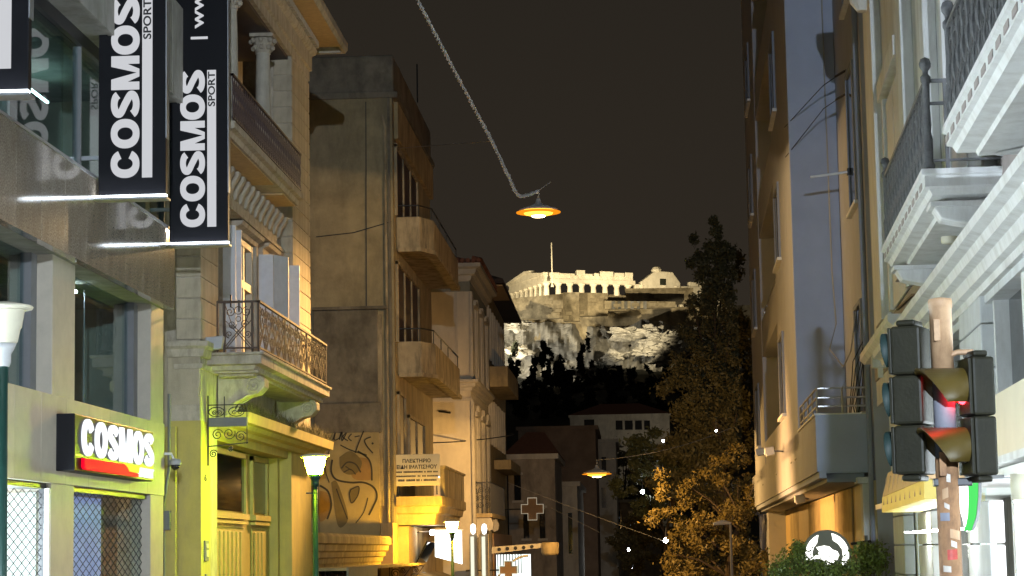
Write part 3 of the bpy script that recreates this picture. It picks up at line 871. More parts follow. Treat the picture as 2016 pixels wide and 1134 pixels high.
# cornice over the doorway with weeds on top
part('door_cornice', MB(L).moulding([(-0.6, 4.02), (0.1, 4.02), (0.14, 4.1), (0.3, 4.12), (0.34, 4.2), (0.5, 4.2), (0.53, 4.40), (-0.6, 4.40)], [(42.5, 0.0), (54.7, 0.0)]), 'neo_ground_lamplit', N)
wd = MB(L)
for i in range(1500):
    s = random.uniform(42.6, 54.6); n = random.uniform(0.15, 0.5); h = random.uniform(0.08, 0.34) * (0.7 + 0.5 * math.sin(s * 1.7) ** 2)
    a, b = random.uniform(-0.1, 0.1), random.uniform(-0.08, 0.08)
    wdt = random.uniform(0.006, 0.016)
    wd.add([(s - wdt, n, 4.39), (s + wdt, n + wdt, 4.39), (s + a + wdt, n + b, 4.39 + h * 0.7), (s + a * 1.8, n + b * 1.6, 4.39 + h)], [(0, 1, 2, 3)])
wo = part('dry_weeds', wd, 'dry_weed', None, kind='stuff', recalc=False)
tag(wo, 'fringe of dry weeds growing along the cornice above the doorway', 'weeds')
# big doorway
D = part('door', MB(L).box(43.3, 51.0, -0.60, -0.5, Z0 + 0.4, 3.84), 'door_paint', N)
for s0, s1 in ((43.9, 47.5), (48.5, 50.3)):
    pn = part('door_pane', MB(L).box(s0, s1, -0.5, -0.47, 2.55, 3.7), 'dark_glass', D)
    part('pane_frame', MB(L).box(s0 - 0.1, s0, -0.5, -0.42, 2.45, 3.8).box(s1, s1 + 0.1, -0.5, -0.42, 2.45, 3.8).box(s0 - 0.12, s1 + 0.12, -0.5, -0.36, 2.38, 2.5).box(s0 - 0.1, s1 + 0.1, -0.5, -0.42, 3.7, 3.8), 'door_paint', pn)
    for zb, zt in ((0.95, 2.2), (-0.4, 0.7)):
        part('door_panel', MB(L).box(s0 - 0.02, s1 + 0.02, -0.5, -0.46, zb, zt), 'door_paint', D, bev=0.02)
        part('panel_ledge', MB(L).box(s0 - 0.08, s1 + 0.08, -0.5, -0.38, zt + 0.08, zt + 0.14), 'door_paint', D)
        k = s0 + 0.15
        while k < s1 - 0.3:
            part('door_slat', MB(L).box(k, k + 0.3, -0.46, -0.425, zb + 0.08, zt - 0.08), 'door_paint', D, bev=0.012)
            k += 0.47
pieces('door_jamb', [MB(L).box(41.25, 42.0, -0.62, -0.22, Z0, 3.86), MB(L).box(42.3, 43.3, -0.62, -0.36, Z0, 3.84), MB(L).box(51.0, 51.3, -0.6, -0.3, Z0, 3.86)], 'neo_ground_lamplit', N)
ic = part('intercom', MB(L).box(40.62, 40.98, 0.0, 0.03, 1.52, 1.9), 'grey_frame', N, bev=0.005)
part('button_plate', MB(L).box(40.7, 40.92, 0.03, 0.04, 1.6, 1.72).box(40.7, 40.92, 0.03, 0.04, 1.77, 1.84), 'lamp_cream', ic)
part('socket', MB(L).box(40.72, 40.86, 0.0, 0.02, 1.12, 1.28), 'grey_frame', N)
part('house_number', text('6', L.p(40.66, 0.004, 3.0), L.t, (0, 0, 1), width=0.22, height=0.14, depth=0.006, bold=0.03), 'text_black', N)
# wrought iron sign bracket
K = thing('hanging_sign_bracket', 'black wrought iron sign bracket with a grey bar beside the doorway', 'sign bracket', tuple(L.p(40.95, 0.0, 3.4)))
part('sign_bar', MB(L).box(40.9, 41.0, 0.04, 0.77, 4.03, 4.2), 'grey_frame', K, bev=0.006)
kb = MB(L)
def kt(pts, r=0.011, c=False):
    kb.tube([(40.95, a, b) for a, b in pts], r, 4, c)
kt([(0.02, 3.3), (0.02, 4.62)], 0.018); kt([(0.02, 4.44), (0.78, 4.44)], 0.014); kt([(0.76, 4.42), (0.76, 3.7)], 0.01); kt([(0.02, 3.66), (0.78, 3.72)], 0.012)
kt([(0.33, 4.2), (0.33, 4.6)], 0.012)
for x, zz, sg, rr in ((0.2, 3.88, 1, 0.11), (0.42, 3.9, -1, 0.12), (0.64, 3.84, 1, 0.11), (0.12, 3.52, 1, 0.08), (0.45, 3.6, 1, 0.05)):
    kt(spiral(x, zz, rr, 1.7, 0.4, sg, 20))
for x in (0.18, 0.56):
    kt(ring(x, 4.31, 0.15, 0.09), 0.012, True)
    kt(spiral(x - 0.04, 4.29, 0.05, 1.3), 0.009); kt(spiral(x + 0.06, 4.29, 0.05, 1.3, PI, -1), 0.009)
part('scrollwork', kb, 'iron_black', K)
# ================================================================ low shop between the mansion and the tall block
LS = thing('low_shop', 'single storey orange lit shop with moulded parapet and iron canopy', 'shop', (-8, 55, ground(55)))
def zf(px, py, n):
    return L.at(px, py, n)[1]
part('wall', MB(L).box(54.6, 73.9, -6, -0.35, -2.5, 2.1), 'facade_ochre', LS)
part('parapet', MB(L).moulding([(-0.3, 1.35), (0.0, 1.35), (0.03, 1.5), (0.10, 1.52), (0.12, 1.66), (0.2, 1.70), (0.22, 1.86), (0.3, 1.9), (0.3, 2.08), (0.24, 2.16), (-0.3, 2.16)], [(54.6, -0.3), (72.6, -0.3)]), 'facade_ochre', LS)
part('pier', MB(L).box(72.3, 73.95, -0.35, 0.05, -2.5, 2.6), 'facade_ochre', LS)
part('pier', MB(L).box(54.55, 55.5, -0.35, -0.02, -2.5, 1.35), 'facade_ochre', LS)
cn = part('canopy', MB(L).box(55.2, 76.4, -0.3, 0.75, 1.19, 1.26), 'facade_ochre', LS)
part('canopy_edge', MB(L).box(55.2, 61.5, 0.75, 0.80, 0.98, 1.27), 'grey_green', cn)
for s in (56.5, 61.0, 71.5, 75.8):
    sb = MB(L)
    sb.tube([(s, 0.0, 0.2), (s, 0.72, 1.15)], 0.022, 4)
    sb.tube([(s, 0.02, 0.1), (s, 0.02, 1.18)], 0.02, 4)
    for c_, r_, sg in (((0.20, 0.95), 0.17, 1), ((0.46, 1.05), 0.10, -1), ((0.13, 0.5), 0.11, -1)):
        sb.tube(on((s, 0, 0), (0, 1, 0), (0, 0, 1), spiral(c_[0], c_[1], r_, 1.7, 0, sg, 20)), 0.02, 4)
    part('scroll_bracket', sb, 'iron_brown', cn)
part('transom', MB(L).box(55.5, 71.9, -0.36, -0.30, 0.62, 1.19), 'dark_glass', LS)
tb = MB(L)
for i in range(14):
    s = 56.2 + i * 1.12
    tb.tube(on((s, -0.27, 0), (1, 0, 0), (0, 0, 1), spiral(0.3, 0.9, 0.22, 1.8, 0, 1 if i % 2 else -1, 18)), 0.02, 4)
part('transom_scrolls', tb, 'iron_brown', LS)
part('transom_bar', MB(L).box(55.5, 72.3, -0.34, -0.2, 0.5, 0.6), 'facade_ochre', LS)
k = 55.55
while k < 71.8:
    part('shutter_board', MB(L).box(k, k + 1.15, -0.33, -0.27, -2.4, 0.5), 'panel_tan', LS, bev=0.02)
    k += 1.2

# ================================================================ tall stained block (left)
TB = thing('apartment_block', 'tall stained plaster block with solid balconies and bare side wall', 'building', (-8, 74, ground(74)))
S0, S1 = 74.0, 88.0
part('wall', MB(L).box(S0, S1, -13, 0, -2.6, 17.4), 'dirty_plaster', TB)
part('parapet', MB(L).box(S0 - 0.02, S1 + 0.02, -13, 0.06, 17.4, 18.75), 'dirty_plaster_grey', TB, bev=0.08)
part('parapet_cap', MB(L).box(S0 - 0.1, S1 + 0.1, -13, 0.2, 17.22, 17.42), 'dirty_plaster_grey', TB)
part('attic_band', MB(L).box(S0 + 0.6, S1 + 0.01, -0.1, 0.14, 15.9, 17.2), 'facade_ochre', TB)
# old party wall scar on the side
x0, zt = atY(616, 612, 73.9); x1, zb = atY(745, 792, 73.9)
part('party_wall_scar', MB().box(x0, x1, 73.86, 74.0, zb, zt), 'dirty_plaster_grey', TB, bev=0.03)
part('scar_ledge', MB().box(x0, x1 + 0.35, 73.7, 74.0, zt, zt + 0.1), 'dirty_plaster_grey', TB)
x2, zc_ = atY(600, 850, 73.9)
part('render_patch', MB().box(x0, x1 + 0.1, 73.82, 74.0, zc_ - 0.1, zb), 'dirty_plaster_grey', TB, bev=0.05)
# graffiti on the bottom of the side wall
gx0, gz1 = atY(628, 848, 73.8); gx1, gz0 = atY(748, 1040, 73.8)
part('graffiti_ground', MB().box(gx0, gx1, 73.83, 74.0, 1.6, gz1), 'graffiti_yellow', TB)
def G2(pts):
    return [(atY(a, b, 73.8)[0], 0, atY(a, b, 73.8)[1]) for a, b in pts]
def stroke(pts, w):
    mb = MB()
    q = [Vector((a, 73.815, c)) for a, b, c in G2(pts)]
    vs, fs = [], []
    for i, p in enumerate(q):
        d = (q[min(i + 1, len(q) - 1)] - q[max(i - 1, 0)]).normalized()
        nrm = Vector((-d.z, 0, d.x)) * (0.75 * w * 73.8 / F / 2)
        vs += [tuple(p + nrm), tuple(p - nrm), tuple(p + nrm + Vector((0, 0.02, 0))), tuple(p - nrm + Vector((0, 0.02, 0)))]
    for i in range(len(q) - 1):
        fs += [(4 * i, 4 * i + 1, 4 * i + 5, 4 * i + 4), (4 * i + 1, 4 * i + 3, 4 * i + 7, 4 * i + 5), (4 * i + 2, 4 * i, 4 * i + 4, 4 * i + 6)]
    return mb.add(vs, fs)
def fill(pts, m, y):
    q = catmull(list(pts) + [pts[0]], 5)[:-1]
    part('graffiti_fill', MB().prism([atY(a, b, 73.8) for a, b in q], (0, y, 0), (1, 0, 0), (0, 0, 1), (0, 0.005, 0)), m, TB)
fill([(634, 900), (660, 880), (700, 884), (736, 900), (744, 950), (742, 1010), (700, 1030), (650, 1034), (630, 1010), (628, 950)], 'graffiti_pale', 73.825)
fill([(706, 900), (726, 906), (733, 940), (714, 946), (694, 940), (690, 915)], 'graffiti_orange', 73.82)
fill([(630, 966), (644, 972), (650, 998), (640, 1022), (628, 1022)], 'graffiti_orange', 73.819)
fill([(652, 950), (664, 950), (684, 1010), (680, 1032), (664, 1032)], 'graffiti_shade', 73.818)
fill([(668, 900), (690, 888), (712, 908), (704, 930), (684, 934), (670, 922)], 'graffiti_shade', 73.817)
fill([(690, 962), (706, 958), (700, 985), (690, 990)], 'graffiti_shade', 73.817)
for pts, w in (([(655, 866), (660, 852), (658, 866), (668, 862), (672, 850), (668, 866)], 3), ([(674, 850), (673, 868), (682, 852), (675, 860), (685, 868)], 3), ([(692, 854), (686, 862), (692, 868)], 3), ([(698, 860), (708, 858)], 3),
               ([(716, 848), (706, 872), (699, 892)], 3.5), ([(730, 860), (718, 866), (722, 878), (734, 892)], 3.5), ([(670, 876), (690, 886), (722, 896)], 3), ([(732, 872), (735, 874)], 5),
               ([(704, 888), (724, 902), (731, 920), (732, 946)], 4.5), ([(654, 905), (652, 928), (662, 944), (690, 950), (716, 950), (736, 960), (742, 978), (734, 998), (726, 1014)], 5),
               ([(662, 962), (672, 990), (684, 1022)], 3.5), ([(690, 964), (706, 958), (704, 976), (692, 990), (688, 974), (690, 964)], 3), ([(672, 922), (684, 910), (700, 914), (710, 930)], 4), ([(676, 930), (690, 924), (700, 934)], 3), ([(680, 918), (692, 926)], 3),
               ([(630, 956), (646, 968), (652, 996), (644, 1022)], 5), ([(700, 1030), (716, 1008), (724, 980)], 2.5), ([(650, 880), (640, 920), (648, 950)], 2.5)):
    part('graffiti_stroke', stroke(catmull(pts, 5), w), 'graffiti_black', TB)
dp = MB()
dp.tube([(-8.25, 73.9, -2), (-8.25, 73.9, 16.2), (-8.35, 73.9, 16.6)], 0.055, 7)
part('drain_pipe', dp, 'balcony_dirty', TB)
dp = MB()
dp.tube([(-8.6, 73.92, 3.2), (-8.6, 73.92, 9.4)], 0.08, 7)
part('pilaster_strip', MB().box(-8.75, -8.42, 73.88, 74.0, 3.2, 9.7), 'balcony_dirty', TB)
part('corner_groove', MB().box(-8.16, -8.08, 73.9, 74.01, 0, 17.2), 'dirty_plaster_grey', TB)
ax_, az_ = atY(822, 205, 82)
part('aerial', MB().tube([(ax_, 82, 18.7), (ax_, 82, 20.2)], 0.03, 5), 'iron_black', TB)
cp0, cp1 = atY(622, 466, 73.9), atY(770, 436, 73.9)
part('wall_cable', MB().tube([(cp0[0], 73.95, cp0[1]), ((cp0[0] + cp1[0]) / 2, 73.93, (cp0[1] + cp1[1]) / 2 - 0.12), (cp1[0], 73.95, cp1[1])], 0.02, 4), 'cable_dark', TB)
part('wall_cable', MB().tube([(-8.95, 73.96, 9.8), (-8.9, 73.96, 17.1)], 0.018, 4), 'cable_dark', TB)
# facade openings
def opening(s0, s1, z0, z1, par, m='dark_glass', leaves=2):
    w = part('window', MB(L).box(s0, s1, 0.0, 0.025, z0, z1), m, par)
    f = MB(L)
    f.box(s0 - 0.12, s0 + 0.02, 0.0, 0.10, z0 - 0.1, z1 + 0.1).box(s1 - 0.02, s1 + 0.12, 0.0, 0.10, z0 - 0.1, z1 + 0.1)
    f.box(s0 - 0.12, s1 + 0.12, 0.0, 0.11, z1, z1 + 0.12)
    for k in range(1, leaves):
        c = s0 + (s1 - s0) * k / leaves
        f.box(c - 0.09, c + 0.09, 0.0, 0.08, z0, z1)
    part('frame', f, 'balcony_dirty', w)
    return w
opening(74.6, 82.0, 13.3, 15.6, TB, 'iron_purple', 3)
opening(74.6, 82.0, 8.9, 11.5, TB, 'iron_purple', 3)
opening(74.6, 76.6, 5.0, 7.0, TB, 'iron_purple', 1)
opening(78.0, 83.5, 4.4, 6.4, TB, 'iron_purple', 2)
def masonry_balcony(z0, z1, zr, s0=74.9, s1=86.6, nn_=1.22):
    b = part('balcony', MB(L).add([(s0, 0, z0), (s0, nn_ - 0.4, z0), (s0 + 1.0, nn_, z0), (s1, nn_, z0), (s1, 0, z0), (s0, 0, z1), (s0, nn_ - 0.4, z1), (s0 + 1.0, nn_, z1), (s1, nn_, z1), (s1, 0, z1)],
        [(4, 3, 2, 1, 0), (5, 6, 7, 8, 9), (0, 1, 6, 5), (1, 2, 7, 6), (2, 3, 8, 7), (3, 4, 9, 8), (4, 0, 5, 9)]), 'balcony_dirty', TB, bev=0.04)
    part('slab_lip', MB(L).moulding([(-0.3, z0 - 0.08), (0.05, z0 - 0.08), (0.07, z0 + 0.05), (-0.3, z0 + 0.05)], [(s0 - 0.02, 0.05), (s0 - 0.02, nn_ - 0.4), (s0 + 1.0, nn_ + 0.02), (s1, nn_ + 0.02)]), 'balcony_dirty', b)
    part('hand_rail', MB(L).tube([(s0 + 0.1, 0.05, zr), (s0 + 0.1, nn_ - 0.45, zr), (s0 + 1.0, nn_ - 0.06, zr), (s1 - 0.1, nn_ - 0.06, zr)], 0.028, 6), 'iron_black', b)
    for s, n in ((s0 + 0.1, nn_ - 0.45), (s0 + 1.0, nn_ - 0.06), (s0 + 4, nn_ - 0.06), (s0 + 7, nn_ - 0.06), (s1 - 0.2, nn_ - 0.06)):
        part('rail_post', MB(L).tube([(s, n, z1 - 0.02), (s, n, zr)], 0.02, 5), 'iron_black', b)
masonry_balcony(12.05, 13.2, 13.6)
masonry_balcony(7.7, 8.85, 9.3)
# sign board balcony and shop floor
b3 = part('sign_balcony', MB(L).moulding([(-1.4, 2.55), (0.0, 2.55), (0.05, 2.9), (0.16, 2.95), (0.2, 3.15), (0.3, 3.2), (0.3, 3.5), (-1.4, 3.5)], [(74.2, 0.0), (74.2, 1.25), (84.5, 1.25)]), 'facade_ochre', TB)
part('balcony_parapet', MB(L).box(75.6, 84.3, 1.35, 1.5, 3.5, 4.5), 'balcony_dirty', b3)
part('parapet_cap', MB(L).box(75.4, 84.5, 1.3, 1.55, 4.5, 4.58), 'balcony_dirty', b3)
part('shop_front', MB(L).box(74.4, 87.8, -0.3, 0.35, -2.6, 2.5), 'facade_ochre', TB)
sd = part('shop_opening', MB(L).box(75.2, 80.0, 0.345, 0.37, -2.5, 0.9), 'dark_glass', TB)
part('tilted_panel', MB(L).add([(76.0, 0.4, 1.2), (79.5, 0.4, 1.2), (79.5, 0.8, 2.0), (76.0, 0.8, 2.0), (76.0, 0.4, 1.14), (79.5, 0.4, 1.14), (79.5, 0.86, 1.96), (76.0, 0.86, 1.96)], [(0, 1, 2, 3), (4, 5, 6, 7), (0, 1, 5, 4), (1, 2, 6, 5), (2, 3, 7, 6), (3, 0, 4, 7)]), 'dark_glass', TB)
part('awning', MB(L).add([(76.3, 0.35, 0.9), (86.0, 0.35, 0.9), (86.0, 1.9, 0.25), (76.3, 1.9, 0.25), (76.3, 0.35, 0.84), (86.0, 0.35, 0.84), (86.0, 1.9, 0.18), (76.3, 1.9, 0.18)], [(0, 1, 2, 3), (4, 5, 6, 7), (0, 1, 5, 4), (1, 2, 6, 5), (2, 3, 7, 6), (3, 0, 4, 7)]), 'facade_ochre', TB)
# sign board
sx0, sz1 = atY(778, 896, 74.3); sx1, sz0 = atY(868, 956, 74.3)
SB = thing('shop_sign_board', 'cream sign board with dark Greek lettering on the stained block balcony', 'sign', (sx0, 74.3, sz0))
part('board', MB().box(sx0, sx1, 74.02, 74.1, sz0, sz1), 'sign_cream', SB, bev=0.01)
ww, hh = sx1 - sx0, sz1 - sz0
for s, a, b, v, h, bold in (('ΠΛΕΚΤΗΡΙΟ', 0.18, 0.80, 0.735, 0.125, 0.03), ('ΕΙΔΗ ΙΜΑΤΙΣΜΟΥ', 0.05, 0.94, 0.535, 0.135, 0.03)):
    part('lettering', text(s, (sx0 + ww * a, 74.018, sz0 + hh * v), (1, 0, 0), (0, 0, 1), width=ww * (b - a), height=hh * h, depth=0.006, bold=bold), 'text_black', SB)
# the three small lines cannot be read: word-long rows of dark marks
for v, h, words in ((0.415, 0.055, ((0.03, 0.17), (0.20, 0.62), (0.655, 0.69), (0.72, 0.82), (0.85, 0.95))), (0.285, 0.05, ((0.03, 0.47), (0.51, 0.57), (0.61, 0.69), (0.72, 0.96))), (0.145, 0.07, ((0.08, 0.22), (0.26, 0.45), (0.48, 0.55), (0.585, 0.60), (0.64, 0.93)))):
    for a, b in words:
        mb = MB()
        x = a
        while x < b - 0.004:
            w_ = min(random.uniform(0.016, 0.026), b - x)
            hh_ = h * random.uniform(0.85, 1.0)
            mb.box(sx0 + ww * x, sx0 + ww * (x + w_), 74.012, 74.018, sz0 + hh * v, sz0 + hh * (v + hh_))
            x += w_ + 0.006
        part('small_lettering', mb, 'text_black', SB, kind='stuff')
part('spot', MB().lathe([(0.0, 0), (0.03, 0.03), (0.0, 0.06)], (sx1 - 0.03, 73.98, sz0 + 0.25), 6), 'white_sign', SB)
part('strut', MB().box(sx0 + 0.1, sx0 + 0.14, 74.1, 74.25, sz0 - 0.3, sz1 - 0.2), 'iron_black', SB)
part('strut', MB().box(sx1 - 0.14, sx1 - 0.1, 74.1, 74.25, sz0 - 0.3, sz1 - 0.2), 'iron_black', SB)
# lit box sign and small lamp
bx0, bz1 = atY(856, 1046, 78); bx1, bz0 = atY(907, 1112, 78)
LB = thing('light_box_sign', 'overexposed white light box sign behind the orange lamp post', 'sign', (bx0, 78, bz0))
part('lit_face', MB().add([(bx0, 78, bz0 + 0.3), (bx1, 78.6, bz0 + 0.02), (bx1, 78.6, bz1), (bx0, 78, bz1), (bx0, 78.1, bz0 + 0.3), (bx1, 78.7, bz0 + 0.02), (bx1, 78.7, bz1), (bx0, 78.1, bz1)],
    [(0, 1, 2, 3), (4, 5, 6, 7), (0, 1, 5, 4), (1, 2, 6, 5), (2, 3, 7, 6), (3, 0, 4, 7)]), 'white_sign', LB)
part('frame', MB().tube([(bx0 - 0.05, 78.15, bz1 + 0.04), (bx1 + 0.05, 78.75, bz1 + 0.04)], 0.03, 4).tube([(bx0 - 0.05, 78.15, bz1), (-8, 78.2, bz1)], 0.02, 4), 'white_paint', LB)
wl = thing('wall_globe_lamp', 'small round white lamp left of the light box sign', 'lamp', tuple(Vector((atY(851, 1048, 77)[0], 77, atY(851, 1048, 77)[1]))))
c_ = wl.location
part('globe', MB().lathe([(0, -0.1), (0.07, -0.07), (0.1, 0), (0.07, 0.07), (0, 0.1)], tuple(c_), 10), 'white_lamp', wl, smooth=True)
part('stem', MB().tube([tuple(c_ + Vector((0, 0.08, 0))), tuple(c_ + Vector((-0.2, 0.3, 0))), (-7.66, 77.3, c_.z)], 0.015, 4), 'iron_black', wl)
# two uplit white pylons
for px, lab in ((930, 'left of two tall white lit pylon signs beside the pharmacy'), (952, 'right of two tall white lit pylon signs beside the pharmacy')):
    Y = 98
    xa, zt = atY(px - 6, 1052, Y); xb, _ = atY(px + 9, 1052, Y)
    t = thing('pylon_sign', lab, 'sign', (xa, Y, ground(Y)), 'white lit pylon signs')
    part('panel', MB().box(xa, xb, Y, Y + 0.25, ground(Y), zt), 'frame_cream', t)
    part('lit_edge', MB().box(xa + 0.05, xa + 0.2, Y - 0.03, Y, ground(Y), zt - 0.1), 'neon_pale', t)
    part('lamp', MB().lathe([(0, -0.26), (0.09, -0.2), (0.13, 0), (0.09, 0.18), (0, 0.22)], ((xa + xb) / 2, Y, zt + 0.25), 10), 'white_sign', t, smooth=True)

# ================================================================ light plaster building with tiled eave (left)
LP = thing('plaster_building', 'pale plaster building with tiled eave and moulded cornices', 'building', (-8, 109, ground(109)))
A0, A1 = 109.0, 121.5
part('wall', MB(L).box(A0, A1, -12, 0, -4, 16.0), 'light_plaster', LP)
prof = lambda z, k: [(-0.4, z), (0.06 * k, z), (0.1 * k, z + 0.16 * k), (0.22 * k, z + 0.2 * k), (0.26 * k, z + 0.36 * k), (0.42 * k, z + 0.42 * k), (0.42 * k, z + 0.55 * k), (-0.4, z + 0.55 * k)]
path = [(A0, -12), (A0, 0), (A1, 0)]
part('eave_cornice', MB(L).moulding(prof(15.15, 1.5), path), 'light_trim', LP)
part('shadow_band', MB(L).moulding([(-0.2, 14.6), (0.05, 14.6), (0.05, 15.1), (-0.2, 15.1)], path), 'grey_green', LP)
part('belt_cornice', MB(L).moulding(prof(9.6, 1.0), path), 'light_trim', LP)
part('sub_belt', MB(L).moulding([(-0.2, 9.1), (0.08, 9.1), (0.08, 9.25), (-0.2, 9.25)], path), 'light_trim', LP)
tl = MB(); tl.lathe([(0.11, 0), (0.11, 0.5)], (0, 0, 0), 8, ax=(0, 1, -0.25))
tme = tl.mesh('roof_tile')
for i in range(24):
    link('roof_tile', tme, 'roof_tile', LP, loc=(-8.0 + 0.55 - i * 0.27, A0 - 0.75, 16.1))
tl2 = MB(); tl2.lathe([(0.11, 0), (0.11, 0.5)], (0, 0, 0), 8, ax=(-1, 0, 0.25))
tme2 = tl2.mesh('roof_tile')
for i in range(46):
    link('roof_tile', tme2, 'roof_tile', LP, loc=(-7.3, A0 - 0.6 + i * 0.27, 16.1))
part('roof', MB(L).add([(A0 - 0.7, 0.7, 16.0), (A1, 0.7, 16.0), (A1, -12, 16.0), (A0 - 0.7, -12, 16.0), (A0 + 4, -6, 18.0), (A1, -6, 18.0)], [(0, 1, 5, 4), (1, 2, 5), (2, 3, 4, 5), (3, 0, 4), (0, 3, 2, 1)]), 'roof_tile', LP)
for s in (109.3, 113.2, 117.2, 121.0):
    part('pilaster', MB(L).box(s - 0.4, s + 0.4, 0, 0.16, 10.2, 14.6), 'light_trim', LP, bev=0.02)
    part('pilaster', MB(L).box(s - 0.4, s + 0.4, 0, 0.16, 0.0, 9.1), 'light_trim', LP, bev=0.02)
for s in (111.2, 115.2, 119.1):
    for z0, z1 in ((10.4, 13.9), (4.6, 8.3)):
        w = part('window', MB(L).box(s - 0.9, s + 0.9, 0.0, 0.03, z0, z1), 'brown_glass', LP)
        part('frame', MB(L).box(s - 1.15, s - 0.8, 0, 0.14, z0, z1 + 0.1).box(s + 0.8, s + 1.15, 0, 0.14, z0, z1 + 0.1).box(s - 1.2, s + 1.2, 0, 0.26, z1 + 0.1, z1 + 0.35).box(s - 0.1, s + 0.1, 0, 0.1, z0, z1), 'light_trim', w)
part('side_panel_trim', MB(L).box(A0 - 0.03, A0, -0.75, -0.6, 10.2, 14.6), 'light_trim', LP)
part('wall_lamp_bracket', MB().tube([(-9.6, 108.9, 8.6), (-9.0, 108.7, 8.5)], 0.05, 5), 'iron_black', LP)
# iron balcony on scroll corbels
ib = part('iron_balcony', MB(L).box(109.3, 121.0, 0, 0.95, 3.3, 3.5), 'facade_ochre', LP)
rr_ = MB(L)
part('rail', MB(L).box(109.35, 120.9, 0.88, 0.94, 5.0, 5.06), 'iron_black', ib)
part('rail', MB(L).box(109.35, 109.42, 0.0, 0.94, 5.0, 5.06), 'iron_black', ib)
for i in range(10):
    part('rail_scroll', MB(L).tube(on((109.38, 0, 0), (0, 1, 0), (0, 0, 1), spiral(0.12 + (i % 3) * 0.3, 3.9 + (i // 3) * 0.36, 0.17, 1.8, i, 1 if i % 2 else -1, 18)), 0.025, 4), 'iron_black', ib)
for n in (0.02, 0.47, 0.9):
    part('rail_post', MB(L).box(109.36, 109.44, n - 0.03, n + 0.03, 3.5, 5.3 if n > 0.8 else 5.03), 'iron_black', ib)
for i in range(24):
    part('rail_post', MB(L).box(109.9 + i * 0.46, 109.94 + i * 0.46, 0.9, 0.93, 3.5, 5.03), 'iron_black', ib)
for s in (109.6, 114.0):
    part('corbel', MB(L).prism([(0, 2.2), (0.25, 2.3), (0.35, 2.65), (0.6, 2.75), (0.75, 2.6), (0.95, 2.7), (1.0, 3.0), (0.85, 3.3), (0, 3.3)], (s, 0, 0), (0, 1, 0), (0, 0, 1), (0.5, 0, 0)), 'light_trim', ib, bev=0.05)

# next building along: ochre with deep eave and slab balconies
OB = thing('ochre_building', 'narrow ochre building with deep dark eave and two slab balconies', 'building', (-8, 122, ground(122)))
part('wall', MB(L).box(121.5, 139.5, -12, -0.02, -4, 16.4), 'facade_ochre', OB)
part('eave', MB(L).add([(121.3, 1.1, 16.5), (140.4, 1.1, 16.2), (140.4, -12, 16.5), (121.3, -12, 16.5), (121.3, 1.0, 16.75), (140.4, 1.0, 16.45), (133, -6, 19.2), (124, -6, 19.2), (140.4, -12, 16.75), (121.3, -12, 16.75)],
    [(3, 2, 1, 0), (0, 1, 5, 4), (4, 5, 6, 7), (5, 8, 6), (8, 9, 7, 6), (9, 4, 7), (1, 2, 8, 5), (3, 0, 4, 9), (2, 3, 9, 8)]), 'roof_dark', OB)
part('eave_soffit', MB(L).box(121.6, 140.2, 0, 0.95, 16.38, 16.44), 'wood_soffit', OB)
for s in (123.5, 127.5, 131.5, 135.5):
    for z0, z1 in ((12.4, 15.2), (7.6, 10.0)):
        w = part('window', MB(L).box(s - 0.8, s + 0.8, -0.02, 0.03, z0, z1), 'brown_glass', OB)
        pieces('jamb', [MB(L).box(s - 1.0, s - 0.75, -0.02, 0.12, z0, z1 + 0.2), MB(L).box(s + 0.75, s + 1.0, -0.02, 0.12, z0, z1 + 0.2)], 'light_trim', w)
for z0, zt in ((10.75, 11.9), (6.3, 6.85)):
    b = part('balcony', MB(L).box(122.0 if z0 > 8 else 126.5, 133.0 if z0 > 8 else 137, 0, 1.15 if z0 > 8 else 1.0, z0, zt), 'facade_ochre', OB, bev=0.03)
part('ground_wall', MB(L).box(121.5, 139.5, -0.02, 0.25, -4, 2.6), 'orange_panel', OB)

# pharmacy crosses and bracket sign
def cross(px, py, half, arm, Y, m, label, box=True):
    x, z = atY(px, py, Y)
    h, a = half * Y / F, arm * Y / F
    t = thing('pharmacy_cross', label, 'sign', (x, Y, z))
    P = [(-a, -h), (a, -h), (a, -a), (h, -a), (h, a), (a, a), (a, h), (-a, h), (-a, a), (-h, a), (-h, -a), (-a, -a)]
    part('body', MB().prism([(u, v) for u, v in P], (x, Y, z), (1, 0, 0), (0, 0, 1), (0, 0.15, 0)), 'far_wall_dark', t)
    part('neon_outline', MB().tube([(x + u * 0.98, Y - 0.03, z + v * 0.98) for u, v in P], 0.035 if half > 15 else 0.05, 4, closed=True), m, t)
    if half < 18:
        part('face', MB().prism([(u * 0.7, v * 0.7) for u, v in P], (x, Y - 0.02, z), (1, 0, 0), (0, 0, 1), (0, 0.02, 0)), 'far_wall_light', t)
    part('arm', MB().tube([(x - h, Y + 0.08, z), (-8, Y + 0.08, z)], 0.04, 5), 'iron_black', t)
cross(1048, 1002, 22, 9, 128, 'neon_dim', 'large dim pharmacy cross with pale outline above the canopy')
cross(1001, 1122, 18, 8, 104, 'neon_pale', 'small bright pharmacy cross low beside the curved canopy')
pc = thing('pharmacy_canopy', 'pale curved canopy bracket with round holes beside the small cross', 'canopy', (-8, 106, -2.3))
xa, za = atY(968, 1082, 106); xb, zb_ = atY(1068, 1074, 106)
part('beam', MB().add([(xa, 106, za - 0.2), (xb, 106, zb_ - 0.1), (xb, 106, zb_ + 0.12), (xa, 106, za + 0.12), (xa, 106.2, za - 0.2), (xb, 106.2, zb_ - 0.1), (xb, 106.2, zb_ + 0.12), (xa, 106.2, za + 0.12)], [(0, 1, 2, 3), (4, 5, 6, 7), (0, 1, 5, 4), (1, 2, 6, 5), (2, 3, 7, 6), (3, 0, 4, 7)]), 'light_trim', pc)
